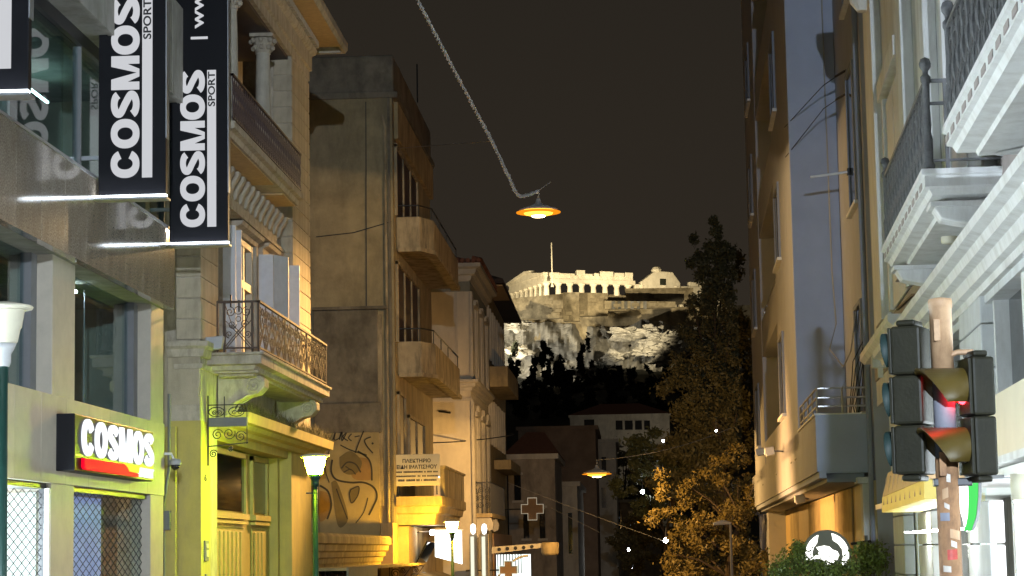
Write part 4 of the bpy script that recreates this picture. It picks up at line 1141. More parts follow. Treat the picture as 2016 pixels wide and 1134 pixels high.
for k in range(5):
    u = 0.15 + k * 0.16
    part('hole_disc', MB().lathe([(0.0, 0), (0.09, 0), (0.09, 0.02), (0, 0.02)], (xa + (xb - xa) * u, 105.99, za + (zb_ - za) * u - 0.02), 10, ax=(0, -1, 0)), 'text_black', pc)
part('end_drum', MB().lathe([(0.36, -0.42), (0.44, -0.3), (0.44, 0.15), (0.36, 0.2)], (xb + 0.35, 106.1, zb_ - 0.05), 14), 'facade_ochre', pc, smooth=True)
arc = [(atY(980 + 55 * math.sin(t_), 1134 - 38 * (1 - math.cos(t_)) * 1.1 + 0, 105.8)) for t_ in [i * PI / 2 / 8 for i in range(9)]]
arc = [atY(978 + 62 * (i / 8.0), 1140 - 46 * math.sin(i / 8.0 * PI / 2) ** 0.8, 105.8) for i in range(9)]
part('curved_bracket', MB().tube([(a, 105.8, b) for a, b in arc], 0.06, 5), 'light_trim', pc)
part('shop_light', MB().box(xa + 0.2, xb - 0.6, 106.3, 106.36, za - 1.3, za - 0.25), 'interior_dim', pc)
ex0, ez1 = atY(978, 1092, 105.9); ex1, ez0 = atY(1030, 1112, 105.9)
for i in range(9):
    part('slat', MB().box(ex0 + i * (ex1 - ex0) / 9, ex0 + i * (ex1 - ex0) / 9 + 0.05, 106.2, 106.26, ez0 - 0.4, ez1), 'iron_black', pc)

# ================================================================ far houses down the street
def far_house(name, label, px0, px1, pyt, Y, depth, m, wins=(), roof=None, base=-5, gable=None):
    x0, zt = atY(px0, pyt, Y); x1, _ = atY(px1, pyt, Y)
    t = thing(name, label, 'building', ((x0 + x1) / 2, Y, base))
    part('wall', MB().box(x0, x1, Y, Y + depth, base, zt), m, t)
    part('cornice', MB().box(x0 - 0.2, x1 + 0.25, Y - 0.25, Y + depth, zt, zt + 0.35), 'far_wall_light' if m != 'far_wall_dark' else m, t)
    if roof:
        h = roof
        part('roof', MB().add([(x0 - 0.3, Y - 0.3, zt + 0.35), (x1 + 0.3, Y - 0.3, zt + 0.35), (x1 + 0.3, Y + depth, zt + 0.35), (x0 - 0.3, Y + depth, zt + 0.35), (x0 + (x1 - x0) * 0.3, Y + depth / 2, zt + h), (x1 - (x1 - x0) * 0.3, Y + depth / 2, zt + h)],
            [(0, 1, 5, 4), (1, 2, 5), (2, 3, 4, 5), (3, 0, 4), (0, 3, 2, 1)]), 'roof_tile', t)
    for (a, b, c, d) in wins:
        wx0, wz1 = atY(a, b, Y); wx1, wz0 = atY(c, d, Y)
        w = part('window', MB().box(wx0, wx1, Y - 0.04, Y, wz0, wz1), 'dark_glass', t)
        pieces('sill', [MB().box(wx0 - 0.15, wx1 + 0.15, Y - 0.12, Y, wz1, wz1 + 0.15), MB().box(wx0 - 0.15, wx1 + 0.15, Y - 0.14, Y, wz0 - 0.15, wz0)], 'far_wall_light', w)
    return t, x0, x1, zt
far_house('street_house', 'dim grey house with sloping roof line behind the large pharmacy cross', 1000, 1092, 905, 148, 14, 'far_wall', [(1012, 935, 1026, 985), (1062, 1000, 1074, 1060), (1030, 1000, 1042, 1060)], 2.2)
t, x0, x1, zt = far_house('street_house', 'pale grey narrow house with tall windows right of the pharmacy cross', 1084, 1136, 958, 168, 20, 'far_wall_light', [(1096, 985, 1104, 1090), (1118, 1010, 1128, 1090)], None)
far_house('street_house', 'tall dark brown house wall behind the far hanging lamp', 1020, 1172, 848, 200, 20, 'far_wall_dark', [(1040, 872, 1052, 900)], None)
far_house('street_house', 'grey house edge with pale quoins right of the far hanging lamp', 1172, 1212, 872, 215, 20, 'far_wall_light', [(1184, 900, 1194, 940), (1184, 960, 1194, 1000)], None)
far_house('street_house', 'low blue grey house at the far end of the street', 1196, 1300, 990, 262, 20, 'far_wall', [(1208, 1006, 1224, 1040), (1238, 1006, 1252, 1040)], None)
far_house('hillside_house', 'pale house with a row of dark windows on the slope below the rock', 1122, 1318, 822, 350, 14, 'far_wall_light', [(1150, 826, 1170, 840), (1212, 828, 1226, 846), (1230, 828, 1246, 846), (1250, 828, 1264, 846), (1268, 828, 1280, 846)], 2.5, base=5)
# ================================================================ blue grey apartment building (right, far)
R1 = Frame(6.06, 55.1, 0.021, 'R')
BB = thing('blue_building', 'blue grey modern building with projecting bay and long first floor balcony', 'building', tuple(R1.p(0, 0, ground(56))))
part('wall', MB(R1).box(0.3, 46, -12, 0, -4, 27), 'blue_facade', BB)
part('low_wing', MB(R1).box(46, 58, -12, 0.9, -4, 12.2), 'blue_facade', BB)
part('bay_side', MB(R1).box(8.9, 20.0, 0, 1.42, 4.4, 27), 'blue_facade', BB, bev=0.02)
part('bay_flank', MB(R1).box(8.86, 8.9, 0.02, 1.40, 4.9, 27), 'blue_plaster', BB)
part('bay_side', MB(R1).box(34.0, 46.0, 0, 1.42, 4.4, 27), 'blue_facade', BB, bev=0.02)
for z0, z1 in ((4.4, 5.8), (9.25, 10.7), (14.1, 15.6), (19.0, 20.5), (24.0, 27)):
    part('spandrel', MB(R1).box(20.0, 34.0, 0.05, 1.40, z0, z1), 'blue_facade', BB)
    if z0 > 5:
        part('loggia_rail', MB(R1).tube([(20.0, 1.30, z1 + 0.32), (34.0, 1.30, z1 + 0.32)], 0.025, 5), 'aluminium', BB)
        for k in range(6):
            part('rail_post', MB(R1).tube([(20.6 + k * 2.5, 1.30, z1), (20.6 + k * 2.5, 1.30, z1 + 0.32)], 0.018, 4), 'aluminium', BB)
for z0, z1 in ((5.8, 9.25), (10.7, 14.1), (15.6, 19.0), (20.5, 24.0)):
    lb = part('loggia_back', MB(R1).box(20.0, 34.0, 0.05, 0.12, z0, z1), 'blue_plaster', BB)
    w = part('loggia_door', MB(R1).box(23.0, 30.0, 0.12, 0.16, z0, z0 + 2.3), 'dark_glass', BB)
    part('frame', MB(R1).box(22.85, 23.0, 0.1, 0.2, z0, z0 + 2.4).box(26.4, 26.6, 0.1, 0.2, z0, z0 + 2.4).box(30.0, 30.15, 0.1, 0.2, z0, z0 + 2.4).box(22.85, 30.15, 0.1, 0.2, z0 + 2.3, z0 + 2.42), 'blue_trim', w)
def slot(s0, s1, z0, z1, n, par):
    w = part('window', MB(R1).box(s0, s1, n, n + 0.02, z0, z1), 'dark_glass', par)
    part('frame', MB(R1).box(s0 - 0.16, s0 + 0.03, n, n + 0.07, z0, z1).box(s1 - 0.03, s1 + 0.16, n, n + 0.07, z0, z1).box(s0 - 0.16, s1 + 0.16, n, n + 0.07, z1, z1 + 0.12), 'blue_trim', w)
    part('sill', MB(R1).box(s0 - 0.4, s1 + 0.4, n, n + 0.14, z0 - 0.1, z0), 'white_trim', w)
for z0, z1 in ((5.85, 8.4), (10.9, 13.3), (15.8, 18.3), (20.8, 23.2)):
    slot(15.9, 18.6, z0, z1, 1.42, BB)
    slot(38.5, 41.5, z0, z1, 1.42, BB)
for z0, z1 in ((5.05, 7.9), (10.6, 14.3), (16.2, 19.2)):
    slot(2.5, 4.5, z0, z1, 0.0, BB)
part('corner_pipe', MB(R1).tube([(0.45, 0.1, -4), (0.45, 0.1, 27)], 0.08, 8), 'blue_trim', BB)
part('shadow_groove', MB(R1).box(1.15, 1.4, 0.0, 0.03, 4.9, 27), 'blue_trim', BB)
# long first floor balcony
BL = part('balcony', MB(R1).box(0.9, 57, 0.0, 1.30, 3.42, 3.62), 'blue_plaster', BB)
part('parapet_end', MB(R1).box(0.84, 0.98, 0.0, 1.42, 3.46, 4.9), 'blue_plaster', BL)
part('parapet_front', MB(R1).box(0.98, 57, 1.30, 1.42, 3.46, 4.88), 'blue_facade', BL)
part('coping', MB(R1).box(0.82, 8.9, 1.27, 1.45, 4.89, 4.94), 'white_trim', BL)
part('coping_end', MB(R1).box(0.82, 1.0, 0.0, 1.26, 4.90, 4.935), 'white_trim', BL)
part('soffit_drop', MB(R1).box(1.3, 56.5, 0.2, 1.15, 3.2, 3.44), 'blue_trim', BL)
part('soffit_edge', MB(R1).box(0.95, 56.8, 1.18, 1.36, 3.3, 3.46), 'blue_plaster', BL)
for s in (10.5, 13.0, 24, 37, 48):
    part('weep_slot', MB(R1).box(s, s + 0.9, 1.42, 1.43, 4.15, 4.2), 'text_black', BL)
for z in (5.12, 5.34, 5.58):
    part('rail', MB(R1).tube([(8.7, 1.36, z), (0.95, 1.36, z), (0.95, 0.1, z)], 0.026, 6), 'aluminium', BL)
for s, n in ((0.95, 1.36), (2.9, 1.36), (4.9, 1.36), (6.9, 1.36), (8.7, 1.36), (0.95, 0.72), (0.95, 0.1)):
    part('rail_post', MB(R1).tube([(s, n, 4.92), (s, n, 5.6)], 0.03, 6), 'aluminium', BL)
for s in (24, 30, 36, 42):
    part('rail_post', MB(R1).tube([(s, 1.36, 4.9), (s, 1.36, 5.5)], 0.03, 6), 'aluminium', BL)
part('rail', MB(R1).tube([(22, 1.36, 5.45), (44, 1.36, 5.45)], 0.026, 5), 'aluminium', BL)
part('ground_wall', MB(R1).box(0.3, 56, 0.0, 0.06, -4, 3.2), 'facade_ochre', BB)
for k in range(6):
    part('wall_panel', MB(R1).box(7.0 + k * 7.0, 13.9 + k * 7.0, 0.06, 0.12, -4, 3.19), 'panel_tan' if k % 2 else 'facade_ochre', BB, bev=0.02)
part('corner_column', MB(R1).box(0.9, 1.6, 0.06, 0.3, -4, 3.15), 'white_stucco', BB, bev=0.02)
part('column_cap', MB(R1).box(0.7, 1.8, 0.03, 0.42, 3.15, 3.3), 'white_stucco', BB)
part('pale_pilaster', MB(R1).box(2.0, 5.2, 0.06, 0.16, -4, 3.17), 'light_plaster', BB)
# things on the blue building
fb = thing('flag_rod', 'short white flag rod sticking out of the blue grey flank', 'rod', tuple(R1.p(4.4, 0.05, 11.2)))
part('rod', MB(R1).tube([(4.5, 0.05, 11.75), (4.4, 1.1, 11.62)], 0.035, 6), 'white_paint', fb)
part('bracket', MB(R1).box(4.4, 4.6, 0.0, 0.1, 11.66, 11.84), 'iron_black', fb)
for k, (za, zb_, lab) in enumerate(((14.6, 14.0, 'upper taut wire with turnbuckle across the blue grey flank'), (13.95, 13.1, 'lower taut wire across the blue grey flank'))):
    w = thing('tension_wire', lab, 'wire', tuple(R1.p(4.5, 0.05, za)), 'tension wires on the blue grey flank')
    part('wire', MB(R1).tube([(4.5, 0.03, za), (5.6, 0.6, za - 0.2), (9.5, 1.5, zb_)], 0.012, 4), 'cable_dark', w)
    part('turnbuckle', MB(R1).tube([(4.6, 0.06, za - 0.02), (4.9, 0.3, za - 0.1)], 0.035, 5), 'iron_black', w)
hc = MB(R1)
hc.tube([(8.7, 0.32, 27), (8.7, 0.32, 15), (8.66, 0.30, 9.5), (8.6, 0.24, 8.0), (8.0, 0.5, 7.2), (7.0, 0.2, 6.6), (5.5, 0.1, 6.9), (3.5, 0.06, 7.9)], 0.022, 5)
tag(part('hanging_cable', hc, 'cable_light', None), 'pale cable running down the blue grey flank and looping at the balcony', 'cable')
cb = MB(R1)
for k in range(5):
    cb.tube([(1.5 + 0.05 * k, 0.12, 4.0 - k * 0.1), (1.4, 0.3 + 0.06 * k, 4.9 + 0.3 * math.sin(k)), (1.6, 0.16 + 0.05 * k, 5.5 + 0.2 * k), (1.5, 0.1, 6.2 + 0.15 * k)], 0.018, 4)
tag(part('cable_bundle', cb, 'cable_dark', None), 'tangle of dark cables on the near end of the long balcony', 'cable')
def projector(s, n, z, label, m='lamp_grey', dn=0.3):
    t = thing('wall_projector', label, 'floodlight', tuple(R1.p(s, n, z)))
    part('arm', MB(R1).tube([(s, n, z), (s, n + dn, z + 0.02)], 0.03, 5), 'grey_frame', t)
    part('head', MB(R1).prism([(-0.16, -0.1), (0.12, -0.16), (0.18, 0.12), (-0.12, 0.16)], (s - 0.25, n + dn + 0.15, z), (0, 1, 0), (0, 0, 1), (0.5, 0, 0)), m, t, bev=0.02)
    part('glass', MB(R1).box(s - 0.2, s + 0.2, n + dn + 0.28, n + dn + 0.33, z - 0.1, z + 0.1), 'white_paint', t)
projector(27.0, 1.42, 5.1, 'left of two pale floodlights on the long balcony front')
projector(18.5, 1.42, 4.75, 'right of two pale floodlights on the long balcony front')
projector(14.0, 0.9, 3.05, 'pale spotlight under the long balcony', dn=0.1)
fa = thing('balcony_lamp_arm', 'pale round ended lamp arm at the far end of the long balcony', 'lamp', tuple(R1.p(52, 1.42, 4.4)))
part('arm', MB(R1).tube([(52, 1.42, 4.5), (52, 2.1, 4.6)], 0.06, 6), 'lamp_cream', fa)
part('head', MB(R1).lathe([(0, -0.2), (0.16, -0.14), (0.22, 0.02), (0.14, 0.16), (0, 0.2)], (52, 2.2, 4.62), 10), 'lamp_cream', fa, smooth=True)
part('tray', MB(R1).box(51.6, 52.6, 1.5, 2.6, 3.55, 3.62), 'iron_brown', fa)

# ================================================================ white neoclassical building (right, near)
R2 = Frame(6.06, 55.1, 0.043, 'R')
WB = thing('white_building', 'white neoclassical building with cast iron balconies over lit shops', 'building', tuple(R2.p(-0.3, 0, ground(55))))
part('wall', MB(R2).box(-46, -0.3, -12, -0.05, 5.0, 20), 'white_stucco', WB)
part('ground_core', MB(R2).box(-46, -0.3, -12, -1.6, -2, 5.0), 'concrete', WB)
part('brown_band', MB(R2).box(-46, -0.6, -0.05, 0.0, 5.6, 6.6), 'brown_plaster', WB)
for s0, s1 in ((-6.1, -4.0), (-13.9, -12.6), (-18.4, -17.2), (-28.6, -27.2), (-40, -38.6)):
    part('pilaster', MB(R2).box(s0, s1, -0.05, 0.18, 6.6, 20), 'white_trim', WB, bev=0.02)
    part('pilaster_edge', MB(R2).box(s1 - 0.02, s1 + 0.5, -0.05, 0.08, 6.6, 20), 'white_stucco', WB)
part('capital', MB(R2).lathe([(0.15, 13.9), (0.3, 14.1), (0.34, 14.4), (0.5, 14.8), (0.5, 15.1)], (-5.0, 0.25, 0), 12), 'white_trim', WB)
for s0, s1 in ((-11.9, -8.0), (-25.3, -20.8), (-37.5, -30.5)):
    w = part('tall_window', MB(R2).box(s0, s1, -0.04, 0.0, 6.6, 11.2), 'dark_glass', WB)
    m = (s0 + s1) / 2
    part('shutter', MB(R2).box(s0, m - 0.06, 0.0, 0.05, 6.62, 11.1), 'shutter_white', w, bev=0.01)
    part('shutter', MB(R2).box(m + 0.06, s1, 0.0, 0.05, 6.62, 11.1), 'shutter_white', w, bev=0.01)
    part('surround', MB(R2).box(s0 - 0.35, s0, -0.04, 0.12, 6.6, 11.3).box(s1, s1 + 0.35, -0.04, 0.12, 6.6, 11.3).box(s0 - 0.45, s1 + 0.45, -0.04, 0.2, 11.2, 11.6), 'white_trim', w)
# balconies
def balcony(s0, s1, nm):
    sl = part('balcony_slab', MB(R2).moulding([(-1.2, 6.08), (-0.32, 6.08), (-0.30, 6.14), (-0.1, 6.16), (-0.06, 6.24), (0.0, 6.26), (0.0, 6.40), (0.04, 6.42), (0.04, 6.49), (-1.2, 6.49)], [(s0, -0.05), (s0, 1.0), (s1, 1.0), (s1, -0.05)]), 'white_trim', WB)
    k = s0 + 0.4
    while k < s1 - 0.3:
        part('slab_ornament', MB(R2).box(k, k + 0.34, 1.0, 1.012, 6.29, 6.37), 'brown_plaster', sl)
        k += 0.62
    rl = part('railing', MB(R2).box(s0 + 0.06, s1 - 0.06, 0.90, 0.96, 7.66, 7.71), 'iron_grey', sl)
    part('bottom_rail', MB(R2).box(s0 + 0.06, s1 - 0.06, 0.91, 0.95, 6.60, 6.63), 'iron_grey', rl)
    part('mid_rail', MB(R2).box(s0 + 0.06, s1 - 0.06, 0.915, 0.945, 7.46, 7.485), 'iron_grey', rl)
    for s in (s0 + 0.08, s1 - 0.08):
        p_ = part('newel', MB(R2).lathe([(0.075, 6.49), (0.085, 6.55), (0.06, 6.6), (0.065, 6.9), (0.045, 7.0), (0.055, 7.1), (0.045, 7.3), (0.05, 7.64), (0.068, 7.68), (0.068, 7.74), (0.035, 7.78), (0.04, 7.82), (0.075, 7.87), (0.08, 7.92), (0.06, 7.98), (0.0, 8.01)], (s, 0.93, 0), 12), 'iron_grey', rl, smooth=True)
    # side return
    part('side_rail', MB(R2).box(s0 + 0.06, s0 + 0.10, -0.05, 0.93, 7.66, 7.71), 'iron_grey', rl)
    part('side_rail', MB(R2).box(s0 + 0.06, s0 + 0.10, -0.05, 0.93, 7.36, 7.40), 'iron_grey', rl)
    part('side_rail', MB(R2).box(s0 + 0.06, s0 + 0.10, -0.05, 0.93, 6.60, 6.63), 'iron_grey', rl)
    part('side_post', MB(R2).box(s0 + 0.05, s0 + 0.11, 0.66, 0.71, 6.5, 7.7), 'iron_grey', rl)
    sm = MB(R2)
    for c0 in (0.15, 0.48):
        lay = lambda pts: [(s0 + 0.08, a, b) for a, b in pts]
        sm.tube(lay(spiral(c0 - 0.05, 7.27, 0.075, 1.4, PI / 2, 1)), 0.013, 4).tube(lay(spiral(c0 + 0.1, 7.27, 0.075, 1.4, PI / 2, -1)), 0.013, 4)
        sm.tube(lay([(c0 - 0.14, 7.34), (c0 + 0.16, 6.95)]), 0.013, 4).tube(lay([(c0 + 0.16, 7.34), (c0 - 0.14, 6.95)]), 0.013, 4)
        sm.tube(lay(spiral(c0, 6.85, 0.085, 1.5, 0, -1)), 0.013, 4)
    part('side_scrolls', sm, 'iron_grey', rl)
    k = s0 + 0.16
    while k < s1 - 0.4:
        o_ = link('cast_panel', castme, 'iron_grey', rl, loc=tuple(R2.p(k, 0.93, 6.61)))
        o_.rotation_euler.z = PI / 2 - 0.043
        k += 0.5
    return sl
# one cast iron panel: along +x, up +z
cm = MB()
lay = lambda pts: [(a, 0, b) for a, b in pts]
cm.tube([(0.0, 0, 0), (0.0, 0, 1.05)], 0.014, 5)
cm.lathe([(0.012, 0.0), (0.035, 0.06), (0.05, 0.14), (0.03, 0.22), (0.02, 0.3), (0.045, 0.4), (0.055, 0.5), (0.03, 0.6), (0.025, 0.7), (0.045, 0.8), (0.03, 0.95), (0.012, 1.05)], (0.25, 0, 0), 7)
for sg in (-1, 1):
    cm.tube(lay([(0.25 + sg * 0.02, 0.05), (0.25 + sg * 0.14, 0.22), (0.25 + sg * 0.22, 0.5), (0.25 + sg * 0.13, 0.8), (0.25 + sg * 0.03, 1.02)]), 0.019, 5)
    cm.tube(lay(spiral(0.25 + sg * 0.13, 0.28, 0.085, 1.5, PI / 2, sg, 12)), 0.018, 4)
    cm.tube(lay(spiral(0.25 + sg * 0.14, 0.66, 0.075, 1.5, -PI / 2, sg, 12)), 0.017, 4)
    cm.tube(lay(spiral(0.25 + sg * 0.15, 0.93, 0.06, 1.4, PI, sg, 10)), 0.014, 4)
    cm.tube(lay([(0.25 + sg * 0.22, 0.05), (0.25 + sg * 0.08, 0.35), (0.25 + sg * 0.2, 0.75), (0.25 + sg * 0.24, 1.03)]), 0.015, 4)
castme = cm.mesh('cast_panel')
castme.materials.append(MATS['iron_grey'])
balcony(-26.5, -18.8, 'far')
balcony(-45.0, -29.4, 'near')
for s in (-26.25, -19.6):
    cs = part('console', MB(R2).prism([(0, 5.35), (0.1, 5.36), (0.16, 5.6), (0.4, 5.78), (0.78, 5.86), (0.86, 6.0), (0.86, 6.10), (0, 6.10)], (s, 0, 0), (0, 1, 0), (0, 0, 1), (0.45, 0, 0)), 'white_trim', WB, bev=0.025)
    part('console_cap', MB(R2).box(s - 0.08, s + 0.53, 0, 0.92, 6.02, 6.085), 'white_trim', cs)
# main cornice over the shops
part('cornice', MB(R2).moulding([(-0.1, 5.12), (0.03, 5.12), (0.05, 5.22), (0.14, 5.25), (0.18, 5.40), (0.30, 5.44), (0.34, 5.56), (0.48, 5.60), (0.50, 5.72), (0.40, 5.76), (-0.1, 5.78)], [(-46, 0), (-7.5, 0)]), 'white_trim', WB)
# rusticated piers and tall first floor windows
ru = MB(); ru.box(-0.22, 0, 0, 2.9, 0.012, 0.62)
rme = ru.mesh('rusticated_block')
rme.materials.append(MATS['white_stucco'])
for s in (-23.5, -31.2, -14.5, -8.0):
    for k in range(12):
        zz = -2.2 + k * 0.63
        if 2.5 < zz + 0.3 < 3.5 and s < -23.4:
            continue
        o_ = link('rusticated_block', rme, 'white_stucco', WB, bev=0.025, loc=tuple(R2.p(s, -0.2, zz)))
        o_.rotation_euler.z = -0.043
for s0, s1 in ((-27.6, -23.9), (-20.4, -15.0), (-38.0, -32.0), (-11.4, -8.2)):
    w = part('window', MB(R2).box(s0, s1, -0.36, -0.33, 3.5, 5.12), 'dark_glass', WB)
    part('frame', MB(R2).box(s0, s0 + 0.5, -0.36, -0.1, 3.5, 5.12).box(s1 - 0.14, s1, -0.36, -0.12, 3.5, 5.12).box(s0, s1, -0.36, -0.14, 5.02, 5.12), 'white_trim', w)
    part('timber_frame', MB(R2).box(s0 + 0.5, s0 + 0.75, -0.36, -0.16, 3.5, 5.02), 'wood_frame', w)
part('recess_wall', MB(R2).box(-46, -0.4, -1.6, -0.36, 3.45, 5.14), 'white_stucco', WB)
# sign band and lit shop fronts
part('sign_band', MB(R2).box(-46, -23.9, -0.3, 0.22, 2.68, 3.5), 'cream_panel', WB, bev=0.01)
part('band_trim', MB(R2).box(-46, -23.8, -0.3, 0.30, 2.58, 2.675), 'white_trim', WB)
part('shop_soffit', MB(R2).box(-46, -0.5, -1.6, 0.1, 2.45, 2.57), 'white_paint', WB)
for s in (-27.2, -30.2, -33.2):
    part('downlight', MB(R2).lathe([(0.2, 2.12), (0.21, 2.3), (0.21, 2.45)], (s, -0.05, 0), 14), 'lamp_cream', WB, smooth=True)
    part('downlight_glow', MB(R2).lathe([(0.0, 2.108), (0.18, 2.11), (0.18, 2.118)], (s, -0.05, 0), 12, cap=False), 'downlight', WB)
for k in range(5):
    s = -21.5 + k * 1.9
    part('downlight_glow', MB(R2).lathe([(0.0, 1.80), (0.26, 1.81), (0.26, 1.83)], (s, 0.2, 0), 12, cap=False), 'downlight', WB)
for s0, s1 in ((-31.0, -24.2), (-20.4, -15.0), (-11.4, -8.2), (-38, -32), (-45.5, -39.5)):
    part('shop_glass', MB(R2).box(s0, s1, -0.32, -0.30, -2, 2.45), 'shop_glass', WB)
    part('lit_interior', MB(R2).box(s0, s1, -1.5, -1.48, -2, 2.4), 'interior_shop' if s0 < -24 else 'interior_dim', WB)
    part('mullion', MB(R2).box(s0 + 1.6, s0 + 1.75, -0.36, -0.22, -2, 2.45), 'black_metal', WB)
    part('mullion', MB(R2).box(s1 - 0.3, s1, -0.36, -0.22, -2, 2.45), 'white_paint', WB)
# lit awning board of the next shop
AW = thing('awning_board', 'slanted shop awning board, orange above and yellow below', 'awning', tuple(R2.p(-18, 0.1, 2.2)))
part('upper_board', MB(R2).add([(-22.2, 0.78, 2.56), (-13.0, 0.78, 2.50), (-13.0, 0.66, 2.95), (-22.2, 0.66, 3.0), (-22.2, 0.1, 2.56), (-13.0, 0.1, 2.50), (-13.0, 0.1, 2.95), (-22.2, 0.1, 3.0)], [(0, 1, 2, 3), (4, 5, 6, 7), (0, 1, 5, 4), (1, 2, 6, 5), (2, 3, 7, 6), (3, 0, 4, 7)]), 'orange_panel', AW)
part('lower_board', MB(R2).add([(-22.2, 0.80, 2.26), (-13.0, 0.80, 2.20), (-13.0, 0.785, 2.49), (-22.2, 0.785, 2.55), (-22.2, 0.1, 2.26), (-13.0, 0.1, 2.20), (-13.0, 0.1, 2.49), (-22.2, 0.1, 2.55)], [(0, 1, 2, 3), (4, 5, 6, 7), (0, 1, 5, 4), (1, 2, 6, 5), (2, 3, 7, 6), (3, 0, 4, 7)]), 'yellow_panel', AW)
for k in range(9):
    part('slanted_mark', MB(R2).tube([(-21.6 + k, 0.80, 2.34), (-21.2 + k, 0.70, 2.86)], 0.016, 4), 'wood_frame', AW)
# green and white half round blade sign
gx0, gz1 = atY(1886, 944, 29.0); gx1, gz0 = atY(1936, 1044, 29.0)
GS = thing('half_round_sign', 'green and white half round lit blade sign below the traffic light', 'sign', (gx1, 29, gz0))
wdt, hgt = gx1 - gx0, gz1 - gz0
crv = [(wdt * (1 - math.sqrt(max(0, 1 - (t_ / 10.0) ** 2.4)) * 1.0), -hgt * t_ / 10.0) for t_ in range(11)]
stripe0 = 0.42 * wdt
part('white_half', MB().prism([(0, 0)] + [(min(a * 0.55, stripe0), b) for a, b in crv[1:]] + [(stripe0 * 0.62, -hgt * 0.99), (stripe0, -hgt * 0.6), (stripe0, 0)], (gx0, 29, gz1), (1, 0, 0), (0, 0, 1), (0, 0.1, 0)), 'white_sign', GS)
part('green_stripe', MB().prism([(0.44 * wdt, 0), (0.86 * wdt, 0), (0.82 * wdt, -0.35 * hgt), (0.70 * wdt, -0.72 * hgt), (0.48 * wdt, -hgt), (0.20 * wdt, -hgt), (0.36 * wdt, -0.7 * hgt), (0.42 * wdt, -0.35 * hgt)], (gx0, 28.98, gz1), (1, 0, 0), (0, 0, 1), (0, 0.1, 0)), 'green_stripe', GS)
part('rim', MB().prism([(0.88 * wdt, 0), (1.0 * wdt, 0), (0.97 * wdt, -0.35 * hgt), (0.84 * wdt, -0.72 * hgt), (0.6 * wdt, -hgt), (0.49 * wdt, -hgt), (0.72 * wdt, -0.72 * hgt), (0.84 * wdt, -0.35 * hgt)], (gx0, 28.97, gz1), (1, 0, 0), (0, 0, 1), (0, 0.14, 0)), 'grey_frame', GS)
part('arm', MB().box(gx0 + 0.1, 4.95, 29.02, 29.08, gz1, gz1 + 0.05), 'grey_frame', GS)
# lamps on the white building
def can_lamp(s, n, z, r, h, label):
    t = thing('wall_can_lamp', label, 'lamp', tuple(R2.p(s, n, z)))
    b_ = part('can', MB(R2).lathe([(r * 0.9, 0), (r, 0.02), (r, h * 0.62), (r * 0.93, h * 0.64), (r * 0.93, h * 0.74), (r, h * 0.76), (r, h), (r * 0.5, h + 0.03)], (s, n, z), 18), 'lamp_cream', t, smooth=True)
    for k in range(14):
        a = 2 * PI * k / 14
        part('vent', MB(R2).box(s + (r - 0.004) * math.cos(a) - 0.012, s + (r - 0.004) * math.cos(a) + 0.012, n + (r - 0.004) * math.sin(a) - 0.012, n + (r - 0.004) * math.sin(a) + 0.012, z + h * 0.62, z + h * 0.78), 'wood_frame', b_)
    part('arm', MB(R2).tube([(s, 0.0, z + h * 0.6), (s, n - r, z + h * 0.6)], 0.025, 6), 'lamp_cream', t)
    part('wall_plate', MB(R2).box(s - 0.12, s + 0.12, -0.02, 0.06, z + h * 0.45, z + h * 0.85), 'iron_grey', t)
can_lamp(-22.9, 0.34, 6.0 - 0.02, 0.125, 0.30, 'pale can shaped wall lamp with vents under the near balcony')
cb_ = thing('wall_box_lamp', 'grey box lamp on the wall under the far balcony corner', 'lamp', tuple(R2.p(-13.6, 0.2, 6.6)))
part('box', MB(R2).box(-14.2, -13.4, 0.1, 0.42, 6.55, 6.92), 'lamp_grey', cb_, bev=0.02)
part('arm', MB(R2).box(-14.0, -13.6, -0.02, 0.1, 6.7, 6.78), 'iron_grey', cb_)
part('tube', MB(R2).tube([(-15.2, 0.3, 6.98), (-14.2, 0.12, 6.95)], 0.05, 6), 'white_trim', cb_)
bc = thing('small_balcony_ledge', 'narrow white ledge with small brackets at the far end of the white building', 'ledge', tuple(R2.p(-8, 0, 5.9)))
part('slab', MB(R2).moulding([(-0.1, 5.9), (0.35, 5.9), (0.45, 6.0), (0.45, 6.14), (-0.1, 6.14)], [(-11.6, 0.0), (-2.2, 0.0)]), 'white_trim', bc)
for s in (-10.8, -8.2, -5.0):
    part('bracket', MB(R2).box(s, s + 0.3, 0, 0.35, 5.6, 5.9), 'white_trim', bc, bev=0.03)
    part('bracket_drop', MB(R2).box(s + 0.05, s + 0.2, 0.1, 0.22, 5.38, 5.6), 'white_trim', bc)
dpw = MB(R2)
dpw.tube([(-20.5, 0.08, 5.85), (-16, 0.09, 5.95), (-13, 0.06, 6.35), (-9, 0.05, 6.5)], 0.03, 4)
tag(part('wall_cable', dpw, 'cable_dark', None), 'dark cable sagging along the wall above the white cornice', 'cable')

